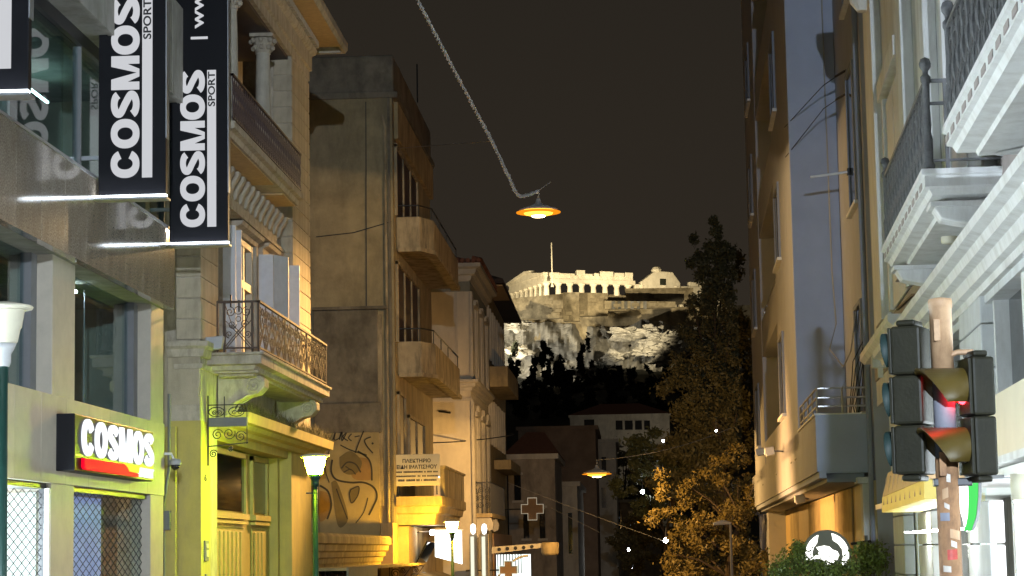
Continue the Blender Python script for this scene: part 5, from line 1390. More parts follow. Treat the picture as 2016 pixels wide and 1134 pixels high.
# ================================================================ round lit sign and hedge
cx_, cz_ = atY(1628, 1092, 54.0)
RS = thing('round_sign', 'round dark sign with overexposed white emblem above the hedge', 'sign', (cx_, 54, cz_ - 0.6))
rad = 48 * 54 / F
part('drum', MB().lathe([(rad, 0.0), (rad, 0.16), (rad * 0.93, 0.17), (0.0, 0.171)], (cx_, 54.17, cz_), 36, ax=(0, -1, 0)), 'grey_green', RS)
def blob(pts):
    return MB().prism([(a * rad, b * rad) for a, b in pts], (cx_, 53.99, cz_), (1, 0, 0), (0, 0, 1), (0, 0.02, 0))
arcL = [(0.86 * math.cos(a), 0.86 * math.sin(a)) for a in [math.radians(d) for d in range(112, 201, 8)]] + [(0.6 * math.cos(a), 0.62 * math.sin(a)) for a in [math.radians(d) for d in (195, 170, 150, 130)]]
arcR = [(0.88 * math.cos(a), 0.88 * math.sin(a)) for a in [math.radians(d) for d in range(76, -41, -8)]] + [(0.66 * math.cos(a), 0.62 * math.sin(a)) for a in [math.radians(d) for d in (-35, -10, 20, 45, 66)]]
part('emblem_arc', blob(arcL), 'white_sign', RS)
part('emblem_arc', blob(arcR), 'white_sign', RS)
part('emblem_figure', blob([(-0.42, 0.30), (-0.1, 0.36), (0.1, 0.32), (0.22, 0.2), (0.42, 0.12), (0.5, -0.05), (0.4, -0.2), (0.25, -0.3), (0.3, -0.6), (0.1, -0.75), (-0.1, -0.6), (-0.05, -0.3), (-0.3, -0.15), (-0.5, -0.25), (-0.58, -0.05), (-0.35, 0.02), (-0.3, 0.15)]), 'white_sign', RS)
part('arm', MB().tube([(cx_ + rad, 54.08, cz_ + 0.25), (R1.p(0, 0.3, 0).x, 54.3, cz_ + 0.3)], 0.035, 6), 'black_metal', RS)
part('wall_plate', MB().box(cx_ + rad + 0.34, cx_ + rad + 0.42, 54.2, 54.5, cz_ - 0.3, cz_ + 0.45), 'grey_frame', RS)
def lamp_in(parent, kind, loc, power, col_, aim=None, cone=150, soft=0.15):
    ld = bpy.data.lights.new('lamp', kind)
    ld.energy = power
    ld.color = col_
    ld.shadow_soft_size = soft
    if kind == 'SPOT':
        ld.spot_size = math.radians(cone)
        ld.spot_blend = 1.0
    lo = bpy.data.objects.new('lamp', ld)
    COL.objects.link(lo)
    lo.parent = parent
    lo.location = Vector(loc) - rootloc(parent)
    if aim:
        lo.rotation_euler = (Vector(aim) - Vector(loc)).to_track_quat('-Z', 'Y').to_euler()
    return lo
# ================================================================ street lamps
def post_lamp(x, y, lit, label):
    g = ground(y)
    t = thing('street_lamp', label, 'street lamp', (x, y, g), 'green post lamps along the left pavement')
    part('post', MB().lathe([(0.14, 0), (0.14, 0.25), (0.10, 0.32), (0.095, 0.9), (0.075, 1.0), (0.06, 1.1), (0.048, 3.5)], (x, y, g), 12), 'post_green', t, smooth=True)
    part('neck', MB().lathe([(0.06, 3.46), (0.075, 3.5), (0.075, 3.58), (0.10, 3.62), (0.125, 3.68)], (x, y, g), 14), 'lamp_grey' if not lit else 'post_green', t, smooth=True)
    part('lamp_cup', MB().lathe([(0.12, 3.68), (0.14, 3.70), (0.165, 3.82), (0.18, 3.84), (0.205, 3.99), (0.22, 4.0)], (x, y, g), 12), lit or 'lamp_cream', t, smooth=not lit)
    part('lamp_lid', MB().lathe([(0.22, 4.003), (0.275, 4.012), (0.285, 4.03), (0.27, 4.045), (0.1, 4.08), (0.0, 4.085)], (x, y, g), 18), 'lamp_cream', t, smooth=True)
    part('bracket_arm', MB().box(x - 0.17, x - 0.04, y - 0.012, y + 0.012, g + 3.32, g + 3.345), 'iron_black', t)
    return t
post_lamp(-6.0, 20.62, None, 'unlit cream lamp head on a green post at the left edge')
post_lamp(-6.0, 41.25, 'lamp_green', 'glowing yellow green lamp on a post before the mansion doorway')
LAMP3 = post_lamp(-6.0, 72.4, 'lamp_orange', 'glowing orange lamp on a dark post before the lit shop signs')
def hanging_lamp(x, y, z, m, k, label, power, lcol, rim=0.48):
    t = thing('hanging_lamp', label, 'street lamp', (x, y, z), 'sodium lamps hung over the street')
    part('shade', MB().lathe([(0.05 * k, 0.30 * k), (0.07 * k, 0.2 * k), (0.16 * k, 0.15 * k), ((rim - 0.02) * k, 0.05 * k), (rim * k, 0.0 if rim > 0.4 else 0.045 * k), ((rim - 0.02) * k, 0.005 if rim > 0.4 else 0.05 * k), (0.15 * k, 0.11 * k)], (x, y, z), 20, cap=False), 'lamp_grey', t, smooth=True)
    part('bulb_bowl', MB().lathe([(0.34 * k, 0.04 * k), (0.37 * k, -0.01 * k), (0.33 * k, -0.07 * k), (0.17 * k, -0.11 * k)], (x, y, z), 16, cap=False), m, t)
    part('lamp_core', MB().lathe([(0.17 * k, -0.11 * k), (0.15 * k, -0.135 * k), (0.0, -0.15 * k)], (x, y, z), 12, cap=False), 'sodium_core', t)  # white core and yellow bowl: colours graded to imitate bloom
    lamp_in(t, 'POINT', (x, y, z - 0.175 * k), power, lcol, soft=0.02)
    part('halo_ring', MB().lathe([(0.37 * k, -0.005 * k), (0.53 * k, -0.02 * k), (0.53 * k, -0.035 * k), (0.36 * k, -0.05 * k)], (x, y, z), 20, cap=False), 'halo_orange', t)  # glowing ring that imitates the orange halo round the lamp
    part('hook', MB().tube([(x, y, z + 0.33 * k), (x + 0.03, y, z + 0.42 * k), (x - 0.01, y, z + 0.5 * k)], 0.02, 5), 'cable_grey', t)
    return t
HY = 64.4
hx, hz = atY(1060, 416, HY)
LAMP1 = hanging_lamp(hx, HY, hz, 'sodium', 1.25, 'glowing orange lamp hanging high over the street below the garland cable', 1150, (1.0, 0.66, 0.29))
FY = 99
hx2, hz2 = atY(1175, 932, FY)
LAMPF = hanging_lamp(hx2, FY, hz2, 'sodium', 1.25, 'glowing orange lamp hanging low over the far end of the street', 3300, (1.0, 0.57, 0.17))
lamp_in(LAMP1, 'SPOT', (hx - 0.1, HY - 0.1, hz - 0.3), 46000, (1.0, 0.55, 0.17), (-8.0, 49.0, 4.2), 34, soft=0.5)  # added spot, aimed to warm the mansion front
lamp_in(LAMPF, 'SPOT', (hx2 + 0.1, FY + 0.1, hz2 - 0.28), 6500, (1.0, 0.57, 0.18), (5.0, 126, 5.0), 54, soft=0.3)  # added spot, throws orange light into the street trees
lamp_in(LAMPF, 'SPOT', (hx2 - 0.1, FY, hz2 - 0.28), 5200, (1.0, 0.57, 0.2), (-10.0, 109, 8.6), 84, soft=0.3)  # added spot, brightens the side of the pale plaster building
lamp_in(LAMP3, 'SPOT', (-5.72, 72.4, ground(72.4) + 3.9), 13000, (1.0, 0.54, 0.20), (6, 73.0, 1.6), 74)  # added spot for the orange on the lower blue grey front
# unseen cool white light, added behind the viewer to brighten the camera-facing walls
def cool_fill(x, y, z, label):
    t = thing('cool_fill_lamp', label, 'street light', (x, y, ground(y)))
    part('post', MB().lathe([(0.11, 0), (0.1, 0.8), (0.06, z - 0.3)], (x, y, 0), 12), 'lamp_grey', t, smooth=True)
    part('fill_globe', MB().lathe([(0.1, z - 0.3), (0.2, z - 0.2), (0.24, z - 0.1)], (x, y, 0), 12), 'lamp_grey', t, smooth=True)
    part('canopy', MB().lathe([(0.24, z + 0.35), (0.2, z + 0.42), (0.0, z + 0.46)], (x, y, 0), 12, cap=False), 'lamp_grey', t, smooth=True)
    for k in range(3):
        a = k * 2 * PI / 3
        part('stay', MB().tube([(x + 0.22 * math.cos(a), y + 0.22 * math.sin(a), z - 0.12), (x + 0.22 * math.cos(a), y + 0.22 * math.sin(a), z + 0.36)], 0.012, 4), 'lamp_grey', t)
    lamp_in(t, 'POINT', (x, y, z + 0.12), 37000, (0.74, 0.86, 1.0), soft=0.12)
cool_fill(2.2, -13.0, 8.0, 'unseen cool white fill light added behind the viewer')
# ================================================================ acropolis rock, walls and temple
def fbm(x, y, z, o=4):
    return noise.fractal(Vector((x, y, z)), 1.0, 2.0, o)
HX = lambda px, Y: atY(px, 700, Y)[0]
# rising wooded ground between the town and the cliff
hb = MB()
vs, fs = [], []
NX, NY = 60, 26
for j in range(NY + 1):
    Y = 330 + 330 * j / NY
    for i in range(NX + 1):
        X = -260 + 520 * i / NX
        k = max(0.0, (Y - 345) / 300)
        z = -3.6 + 58 * k ** 1.15 * (1 - min(1, abs(X + 10) / 420)) + 2.2 * fbm(X * 0.03, Y * 0.03, 0)
        vs.append((X, Y, max(z, -4.5)))
for j in range(NY):
    for i in range(NX):
        a = j * (NX + 1) + i
        fs.append((a, a + 1, a + NX + 2, a + NX + 1))
hb.add(vs, fs)
o_ = part('hill', hb, 'hill_ground', None, smooth=True, kind='structure', recalc=False)
# cliff: a folded rock face swept along X with ledges and clefts
cl = MB()
vs, fs = [], []
NX, NZ = 210, 64
YC = 652.0
def cliff_y(X, u):
    big = 5.0 * fbm(X * 0.035, u * 0.8, 3.1, 3) + 5.0 * abs(fbm(X * 0.11, u * 2.0, 7.7, 4)) + 2.6 * fbm(X * 0.30, u * 5, 1.3, 5)
    cleft = -3.2 * max(0, 0.25 - abs(fbm(X * 0.06, u * 0.6, 21.0, 3))) / 0.25
    return YC + 9 * u - 7 * (1 - u) ** 1.5 - big - cleft
for j in range(NZ + 1):
    u = j / NZ
    for i in range(NX + 1):
        X = -75 + 170 * i / NX
        top = 69.3 + 1.6 * fbm(X * 0.05, 0.5, 0, 3) - 0.03 * (X + 10)
        zz = 38 + (top - 38) * u + 0.9 * fbm(X * 0.2, u * 5, 4.4, 3)
        vs.append((X, cliff_y(X, u), zz))
for j in range(NZ):
    for i in range(NX):
        a = j * (NX + 1) + i
        fs.append((a, a + 1, a + NX + 2, a + NX + 1))
cl.add(vs, fs)
part('cliff', cl, 'rock', None, kind='structure', recalc=False)
pl = MB().box(-75, 95, 664, 800, 60, 74.5)
struct('plateau', pl, 'acropolis_wall')
# boulders that catch the light low on the slope
for k, (px, py, r) in enumerate(((1150, 742, 3.2), (1296, 668, 3.6), (1310, 690, 3.0), (1282, 652, 2.4), (1262, 690, 2.2), (1228, 655, 3.0), (1300, 712, 2.0), (1345, 700, 2.4), (1018, 690, 2.6), (1024, 640, 2.4), (1210, 700, 2.0), (1330, 660, 2.0), (1180, 720, 1.8))):
    Yb = 641 - 0.1 * (py - 640)
    X, Z = atY(px, py, Yb)
    mb = MB()
    bm = bmesh.new()
    bmesh.ops.create_icosphere(bm, subdivisions=4, radius=1)
    vv = []
    for v in bm.verts:
        d = 0.9 + 0.9 * fbm(v.co.x * 1.1 + k * 9, v.co.y * 1.1, v.co.z * 1.6, 5) - 0.35 * abs(fbm(v.co.x * 2.6 + k, v.co.y * 2.6, v.co.z * 3.2, 3))
        vv.append((X + v.co.x * r * 1.5 * d, Yb + v.co.y * r * d, Z + v.co.z * r * 0.75 * d))
    mb.add(vv, [tuple(v.index for v in f.verts) for f in bm.faces])
    bm.free()
    t = part('boulder', mb, 'rock', None)
    tag(t, ['pale boulder low in the middle of the slope', 'broad bright boulder right of the cliff, upper of the bright pair', 'broad bright boulder right of the cliff, lower of the bright pair', 'bright slab of rock under the wall on the right', 'bright knob of rock left of the bright pair', 'grey knob of rock under the middle of the wall', 'small bright rock below the bright pair', 'bright rock half behind the tall tree', 'pale rock at the left foot of the cliff', 'pale rock under the left end of the wall', 'small grey rock below the middle of the cliff', 'bright rock beside the tall tree, below the wall', 'small grey rock above the lowest pale boulder'][k], 'rock', 'floodlit rocks on the slope')
# circuit wall of big stone courses
AWL = thing('fortress_wall', 'long floodlit masonry wall along the top of the cliff', 'wall', (-12, 660, 66))
def wallrun(px0, px1, py_t0, py_t1, py_b, Y, th=3.0):
    x0, zt0 = atY(px0, py_t0, Y); x1, zt1 = atY(px1, py_t1, Y)
    _, zb0 = atY(px0, py_b, Y)
    mb = MB().add([(x0, Y, zb0), (x1, Y, zb0), (x1, Y, zt1), (x0, Y, zt0), (x0, Y + th, zb0), (x1, Y + th, zb0), (x1, Y + th, zt1), (x0, Y + th, zt0)],
                  [(0, 1, 2, 3), (4, 5, 6, 7), (0, 1, 5, 4), (1, 2, 6, 5), (2, 3, 7, 6), (3, 0, 4, 7)])
    part('wall_run', mb, 'acropolis_wall', AWL)
    # proud courses of stones
    Lx = x1 - x0
    z = zb0 + 0.5
    row = 0
    while z < min(zt0, zt1) - 0.8:
        x = x0 + (0.8 if row % 2 else 0)
        while x < x1 - 2.6:
            if random.random() < 0.5:
                w_ = random.uniform(1.4, 2.4)
                o2 = link('stone', stoneme, 'acropolis_wall', AWL, loc=(x, Y - 0.12 - random.random() * 0.15, z), scale=(w_ / 2, 1, random.uniform(0.85, 1.1)))
            x += 2.7
        z += 1.25
        row += 1
sm_ = MB().box(0, 2, 0, 0.5, 0, 1.0)
stoneme = sm_.mesh('stone'); stoneme.materials.append(MATS['acropolis_wall'])
wallrun(1000, 1110, 588, 578, 628, 656)
wallrun(1108, 1140, 576, 575, 632, 653)
wallrun(1138, 1196, 576, 577, 622, 657)
wallrun(1196, 1232, 582, 582, 612, 659)
wallrun(1230, 1365, 568, 566, 600, 664)
wallrun(1190, 1330, 592, 594, 608, 655)
for k in range(6):   # blind niches in the right hand wall
    x, zz = atY(1204 + k * 12.5, 601, 654.9)
    part('niche', MB().box(x, x + 1.0, 654.8, 655.05, zz - 1.2, zz + 1.2), 'rock', AWL)
# ruined temple
TM = thing('ruined_temple', 'floodlit ancient marble temple ruin on top of the rock', 'temple', (-20, 690, 76))
TY = 690.0
cX, cZ = atY(1076, 590, TY)
th = math.radians(24)
TF = Frame(cX, TY, 0, 'L')
TF.t = Vector((math.cos(th), math.sin(th), 0))      # along the flank, to the right and away
TF.n = Vector((math.sin(th), -math.cos(th), 0))     # out towards the town
cap_z = atY(1076, 557, TY)[1]
base = cZ - 2.0
kH = cap_z - base
part('platform', MB(TF).box(-2, 64, -32, 1.6, base - 4, base - 0.6), 'marble', TM)
part('step', MB(TF).box(-1.2, 63, -31, 0.9, base - 0.6, base), 'marble', TM)
col = MB().lathe([(0.98, 0), (0.95, kH * 0.35), (0.88, kH * 0.7), (0.76, kH - 1.0), (0.78, kH - 0.85), (1.05, kH - 0.5), (1.08, kH - 0.4)], (0, 0, 0), 14)
col.box(-1.1, 1.1, -1.1, 1.1, kH - 0.4, kH)
colme = col.mesh('column'); colme.materials.append(MATS['marble'])
SP = 4.05
for i in range(12):
    if i in (9,):
        continue
    link('column', colme, 'marble', TM, loc=tuple(TF.p(i * SP, 0, base)))
for i in range(1, 8):
    link('column', colme, 'marble', TM, loc=tuple(TF.p(0, -i * 4.2, base)))
part('cella_wall', MB(TF).box(7, 46, -9.5, -8.5, base, base + kH * 0.72), 'acropolis_wall', TM)
part('architrave', MB(TF).box(-1.1, 30.5, -1.0, 1.0, cap_z, cap_z + 1.35), 'marble', TM)
part('frieze', MB(TF).box(-1.0, 29.8, -0.9, 0.85, cap_z + 1.35, cap_z + 2.6), 'marble', TM)
part('architrave_front', MB(TF).box(-1.0, 1.0, -31, -1.0, cap_z, cap_z + 1.35), 'marble', TM)
part('frieze_front', MB(TF).box(-0.85, 0.9, -31, -0.9, cap_z + 1.35, cap_z + 2.6), 'marble', TM)
for i in range(15):
    part('triglyph', MB(TF).box(i * SP / 2 - 0.4, i * SP / 2 + 0.4, 0.85, 1.0, cap_z + 1.4, cap_z + 2.55), 'marble', TM)
# broken cornice blocks, uneven along the top
random.seed(3)
for i, (s0, s1, h) in enumerate(((-1.4, 4.2, 0.75), (4.3, 9.4, 0.55), (10.2, 13.0, 1.7), (13.1, 15.6, 0.6), (16.2, 17.8, 0.9), (18.2, 22.8, 1.55), (23.2, 26.6, 1.2), (26.9, 29.7, 1.4))):
    part('cornice_block', MB(TF).box(s0, s1, -1.1, 1.25, cap_z + 2.6, cap_z + 2.6 + h), 'marble', TM, bev=0.12)
part('pediment', MB(TF).prism([(-31.5, cap_z + 2.6), (1.3, cap_z + 2.6), (1.3, cap_z + 3.0), (-11.0, cap_z + 4.6), (-16.0, cap_z + 4.9), (-31.5, cap_z + 3.0)], (-1.0, 0, 0), (0, 1, 0), (0, 0, 1), (1.4, 0, 0)), 'marble', TM)
part('raking_cornice', MB(TF).prism([(-32.0, cap_z + 3.0), (-16.0, cap_z + 4.9), (-11.0, cap_z + 4.7), (-11.0, cap_z + 5.3), (-16.0, cap_z + 5.6), (-32.0, cap_z + 3.7)], (-1.4, 0, 0), (0, 1, 0), (0, 0, 1), (2.2, 0, 0)), 'marble', TM)
# right hand end: lower broken flank, then the far corner standing higher
part('broken_wall', MB(TF).box(30.6, 34.5, -1.0, 0.9, cap_z - 4, cap_z + 0.4), 'marble', TM, bev=0.2)
part('broken_wall', MB(TF).box(30.5, 39.0, -2.0, 0.6, base, cap_z - 2.0), 'marble', TM, bev=0.3)
part('corner_block', MB(TF).prism([(32.5, cap_z - 3), (46.5, cap_z - 3), (46.5, cap_z + 1.2), (44.6, cap_z + 3.6), (44.0, cap_z + 4.6), (37.8, cap_z + 4.9), (34.6, cap_z + 2.6), (32.5, cap_z + 1.2)], (0, -1.5, 0), (1, 0, 0), (0, 0, 1), (0, 2.6, 0)), 'marble', TM, bev=0.25)
part('corner_cap', MB(TF).lathe([(1.5, cap_z + 4.6), (1.7, cap_z + 5.3), (1.2, cap_z + 6.1), (0.3, cap_z + 6.5)], (38.6, 0, 0), 10), 'marble', TM)
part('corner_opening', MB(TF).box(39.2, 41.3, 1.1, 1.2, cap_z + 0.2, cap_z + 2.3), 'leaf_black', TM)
part('broken_wall', MB(TF).box(46.6, 62.0, -1.4, 0.7, base, cap_z + 0.2), 'marble', TM, bev=0.25)
part('broken_wall', MB(TF).box(50.0, 60.0, -1.3, 0.6, cap_z + 0.2, cap_z + 1.7), 'marble', TM, bev=0.25)
mx_, mz0 = atY(1087, 545, 684); _, mz1 = atY(1085, 478, 684)
ms = thing('thin_mast', 'thin pale mast rising beside the temple into the night sky', 'mast', (mx_, 684, mz0 - 3))
part('pole', MB().tube([(mx_, 684, mz0 - 3), (mx_, 684, mz1)], [0.22, 0.16], 6), 'marble', ms)
part('base', MB().lathe([(0.5, mz0 - 3.2), (0.4, mz0 - 2.4), (0.24, mz0 - 2.2)], (mx_, 684, 0), 8), 'marble', ms)
# floodlights of the rock, standing on the slope and on the wall walk
def flood(label, x, y, z, target, power, col_, size=35):
    t = thing('floodlight', label, 'floodlight', (x, y, z - 0.6), 'floodlights of the rock')
    part('stand', MB().tube([(x, y, z - 0.9), (x, y, z - 0.25)], 0.1, 6), 'iron_black', t)
    part('housing', MB().box(x - 0.4, x + 0.4, y - 0.5, y - 0.15, z - 0.3, z + 0.3), 'iron_black', t)
    ld = bpy.data.lights.new('flood_lamp', 'SPOT')
    ld.energy = power
    ld.color = col_
    ld.spot_size = math.radians(size)
    ld.spot_blend = 0.5
    ld.shadow_soft_size = 0.4
    lo = bpy.data.objects.new('lamp', ld)
    COL.objects.link(lo)
    lo.parent = t
    lo.location = Vector((0, 0, 0.6))
    d = Vector(target) - Vector((x, y, z))
    lo.rotation_euler = d.to_track_quat('-Z', 'Y').to_euler()
WARM, PALE = (1.0, 0.84, 0.55), (1.0, 0.93, 0.78)
tp = TF.p(12, 0, cap_z - 2)
flood('floodlight on the rock aimed at the left end of the temple', -44, 668, 75.5, (tp.x - 12, tp.y, tp.z + 2), 3.4e4, WARM, 100)
flood('floodlight on the rock aimed at the middle of the temple', -20, 668, 75.5, (tp.x + 6, tp.y, tp.z + 2), 4.2e4, WARM, 110)
flood('floodlight on the rock aimed at the right end of the temple', 4, 669, 75.5, (tp.x + 26, tp.y, tp.z + 2), 4.6e4, WARM, 110)
flood('floodlight on the rock aimed at the gable end of the temple', -62, 676, 75.5, (tp.x - 18, tp.y + 12, tp.z + 2), 3.2e4, WARM, 100)
flood('floodlight on the slope aimed at the left of the long wall', -40, 612, 58, (-28, 656, 72), 5.5e4, WARM, 55)
flood('floodlight on the slope aimed at the right of the long wall', 0, 610, 58, (2, 656, 72), 5.5e4, WARM, 55)
flood('floodlight low on the slope aimed at the middle of the cliff', -48, 622, 50, (-16, 652, 60), 5.5e4, PALE, 80)
flood('floodlight low on the slope aimed at the right of the cliff', 14, 608, 46, (6, 650, 56), 2.2e4, (0.92, 1.0, 0.85), 70)
flood('floodlight low on the slope aimed at the left of the cliff', -46, 622, 48, (-36, 652, 60), 0.35e4, (0.92, 1.0, 0.9), 60)

# ================================================================ trees
def leafmesh(mb, pts, size, flat=0.0):
    vs, fs = [], []
    b = 0
    for p in pts:
        s = size * random.uniform(0.6, 1.35)
        u = Vector((random.gauss(0, 1), random.gauss(0, 1), random.gauss(0, 1))).normalized()
        w = u.cross(Vector((random.gauss(0, 1), random.gauss(0, 1), random.gauss(0, 1)))).normalized()
        q = Vector(p)
        vs += [tuple(q - u * s), tuple(q + w * s * 0.45), tuple(q + u * s), tuple(q - w * s * 0.45)]
        fs.append((b, b + 1, b + 2, b + 3))
        b += 4
    return mb.add(vs, fs)
def tree(name, label, base, h, clumps, nleaf, size, m, trunk=0.25, group=None, cat='tree'):
    """clumps: (x, y, z, rx, ry, rz) in metres from the base"""
    B0 = Vector(base)
    t = thing(name, label, cat, base, group)
    top = Vector((clumps[-1][0], clumps[-1][1], max(c[2] for c in clumps)))
    tr = MB()
    pts = [B0 + Vector((top.x * k * k + 0.12 * math.sin(k * 9), top.y * k * k + 0.12 * math.cos(k * 7), top.z * 0.95 * k)) for k in [i / 7 for i in range(8)]]
    tr.tube([B0 - Vector((0, 0, 0.3))] + pts[1:], [trunk * (1 - 0.85 * i / 7) for i in range(8)], 8)
    for c in clumps:
        z0 = min(c[2] * 0.7, top.z * 0.85)
        k = z0 / (top.z * 0.95)
        s_ = B0 + Vector((top.x * k * k, top.y * k * k, z0))
        e_ = B0 + Vector(c[:3])
        tr.tube([s_, (s_ + e_) / 2 + Vector((0, 0, 0.2)), e_], [trunk * 0.4, trunk * 0.25, trunk * 0.08], 5)
    part('trunk', tr, 'bark', t)
    P = []
    vol = [c[3] * c[4] * c[5] for c in clumps]
    tot = sum(v ** 0.75 for v in vol)
    for c, v in zip(clumps, vol):
        n = int(nleaf * v ** 0.75 / tot)
        sub = [(random.gauss(0, 0.6), random.gauss(0, 0.6), random.gauss(0, 0.6)) for _ in range(max(5, n // 150))]
        for _ in range(n):
            a = random.choice(sub)
            P.append((B0.x + c[0] + c[3] * (a[0] + random.gauss(0, 0.17)), B0.y + c[1] + c[4] * (a[1] + random.gauss(0, 0.17)), B0.z + c[2] + c[5] * (a[2] + random.gauss(0, 0.17))))
    part('crown', leafmesh(MB(), P, size), m, t, kind='stuff', recalc=False)
    return t
random.seed(11)
def clump_px(lst, Y, base):
    out = []
    for px, py, rx, rz in lst:
        x, z = atY(px, py, Y)
        out.append((x - base[0], random.uniform(-1.5, 1.5), z - base[2], rx * Y / F, rx * Y / F, rz * Y / F))
    return out
bY = 128
b0 = (atY(1430, 900, bY)[0], bY, ground(bY))
tree('tall_tree', 'tall dark tree standing against the blue grey building', b0, 20, clump_px([(1412, 452, 20, 20), (1395, 495, 26, 30), (1436, 490, 24, 34), (1418, 478, 24, 26), (1392, 530, 32, 32), (1436, 540, 28, 40), (1405, 590, 42, 40), (1440, 640, 36, 40), (1385, 670, 44, 40), (1430, 720, 48, 44), (1375, 740, 46, 44), (1410, 800, 52, 44), (1450, 810, 34, 44), (1365, 830, 46, 40), (1420, 880, 56, 44), (1360, 600, 22, 26), (1345, 880, 40, 34), (1455, 720, 26, 50), (1390, 950, 60, 40)], bY, b0), 40000, 0.135, 'leaf_dark', 0.3, 'street trees')
bY = 105
b0 = (atY(1420, 1000, bY)[0], bY, ground(bY))
tree('street_tree', 'orange lit bushy tree low beside the street, in front of the tall tree', b0, 6, clump_px([(1405, 925, 44, 34), (1350, 955, 38, 28), (1455, 945, 36, 40), (1380, 975, 50, 30), (1340, 1035, 44, 36), (1400, 1030, 52, 40), (1325, 1090, 46, 36), (1385, 1095, 54, 40), (1450, 1080, 50, 44), (1470, 1010, 34, 40), (1440, 1130, 60, 30), (1360, 1140, 60, 26), (1490, 1120, 30, 40)], bY, b0), 19000, 0.10, 'leaf_autumn', 0.2, 'street trees')
bY = 140
b0 = (atY(1300, 1000, bY)[0], bY, ground(bY))
tree('street_tree', 'thin branched tree behind the far hanging lamp, in the gap of the street', b0, 8, clump_px([(1262, 880, 46, 30), (1310, 900, 44, 34), (1232, 920, 32, 30), (1280, 935, 40, 26), (1320, 960, 44, 34), (1262, 985, 30, 22), (1300, 1010, 40, 24), (1345, 935, 36, 36)], bY, b0), 9000, 0.16, 'leaf_mid', 0.16, 'street trees')
bY = 170
b0 = (atY(1255, 1050, bY)[0], bY, ground(bY))
tree('street_tree', 'dark low tree at the end of the street, above the white shop lights', b0, 6, clump_px([(1250, 1045, 40, 28), (1285, 1040, 36, 30), (1225, 1060, 24, 20), (1300, 1070, 34, 22), (1236, 1092, 22, 20), (1256, 1112, 26, 20)], bY, b0), 9000, 0.15, 'leaf_dark', 0.2, 'street trees')
# dark cypresses and pines on the slope under the cliff
random.seed(5)
labs = []
spots = [(1018, 745, 15, 30), (1050, 738, 16, 28), (1084, 716, 13, 40), (1108, 722, 15, 36), (1128, 740, 16, 30), (1148, 706, 9, 44), (1166, 742, 16, 26), (1192, 748, 16, 26), (1222, 736, 15, 28), (1250, 742, 16, 30), (1280, 738, 16, 26), (1312, 740, 16, 30), (1342, 730, 16, 34), (1030, 780, 20, 30), (1075, 785, 20, 28), (1120, 788, 20, 26), (1165, 785, 18, 30), (1210, 786, 20, 26), (1258, 786, 20, 28), (1300, 790, 20, 28), (1345, 786, 20, 34), (1012, 708, 11, 26), (1070, 690, 9, 22), (1362, 760, 16, 40)]
place = ['first', 'second', 'third', 'fourth', 'fifth', 'sixth', 'seventh', 'eighth', 'ninth', 'tenth', 'eleventh', 'twelfth', 'thirteenth']
rows = {'upper': sorted([s for s in spots if s[1] < 760 and s[1] > 692 and s[2] > 9.5 and s[0] != 1012]), 'lower': sorted([s for s in spots if s[1] > 760])}
for row, lst in rows.items():
    for k, (px, py, rx, rz) in enumerate(lst):
        py = py + (16 if row == 'upper' else 6)
        Y = (612 if row == 'upper' else 560) + random.uniform(-8, 8)
        x, z = atY(px, py + rz, Y)
        _, z1 = atY(px, py - rz, Y)
        cz = atY(px, py, Y)[1]
        r = rx * Y / F
        hh = (z1 - z) / 2
        tree('slope_tree', 'dark tree on the slope, %s from the left in the %s row' % (place[k], row), (x, Y, z - 1.5), z1 - z, [(0, 0, hh + 1.5, r, r, hh), (r * 0.3, 0, hh * 0.6 + 1.5, r * 1.1, r, hh * 0.6), (-r * 0.3, 0, hh * 0.5 + 1.5, r, r, hh * 0.5), (0, 0, hh * 1.8 + 1.5, r * 0.35, r * 0.35, hh * 0.4)], 900, 0.75, 'leaf_black', 0.4, 'dark trees on the slope')
for px, py, rx, rz, lab in ((1148, 700, 9, 36, 'slim dark cypress against the middle of the cliff'), (1070, 690, 9, 22, 'small dark bush high against the left of the cliff'), (1012, 708, 11, 26, 'dark bush at the left foot of the cliff')):
    Y = 624
    x, z = atY(px, py + rz, Y); _, z1 = atY(px, py - rz, Y)
    r = rx * Y / F; hh = (z1 - z) / 2
    tree('slope_tree', lab, (x, Y, z - 1), z1 - z, [(0, 0, hh + 1, r, r, hh), (0, 0, hh * 0.5 + 1, r * 1.2, r, hh * 0.5)], 800, 0.65, 'leaf_black', 0.3, 'dark trees on the slope')
for px, lab in ((1150, 'dark tree hiding the lower left of the pale hillside house'), (1225, 'dark tree hiding the lower middle of the pale hillside house'), (1300, 'dark tree hiding the lower right of the pale hillside house')):
    bY = 326
    b0 = (atY(px, 1000, bY)[0], bY, -3.5)
    tree('street_tree', lab, b0, 16, clump_px([(px, 890, 34, 22), (px - 18, 930, 34, 34), (px + 20, 930, 34, 34), (px, 985, 44, 34), (px + 8, 905, 30, 26)], bY, b0), 3500, 0.34, 'leaf_dark', 0.3, 'trees below the hillside house')
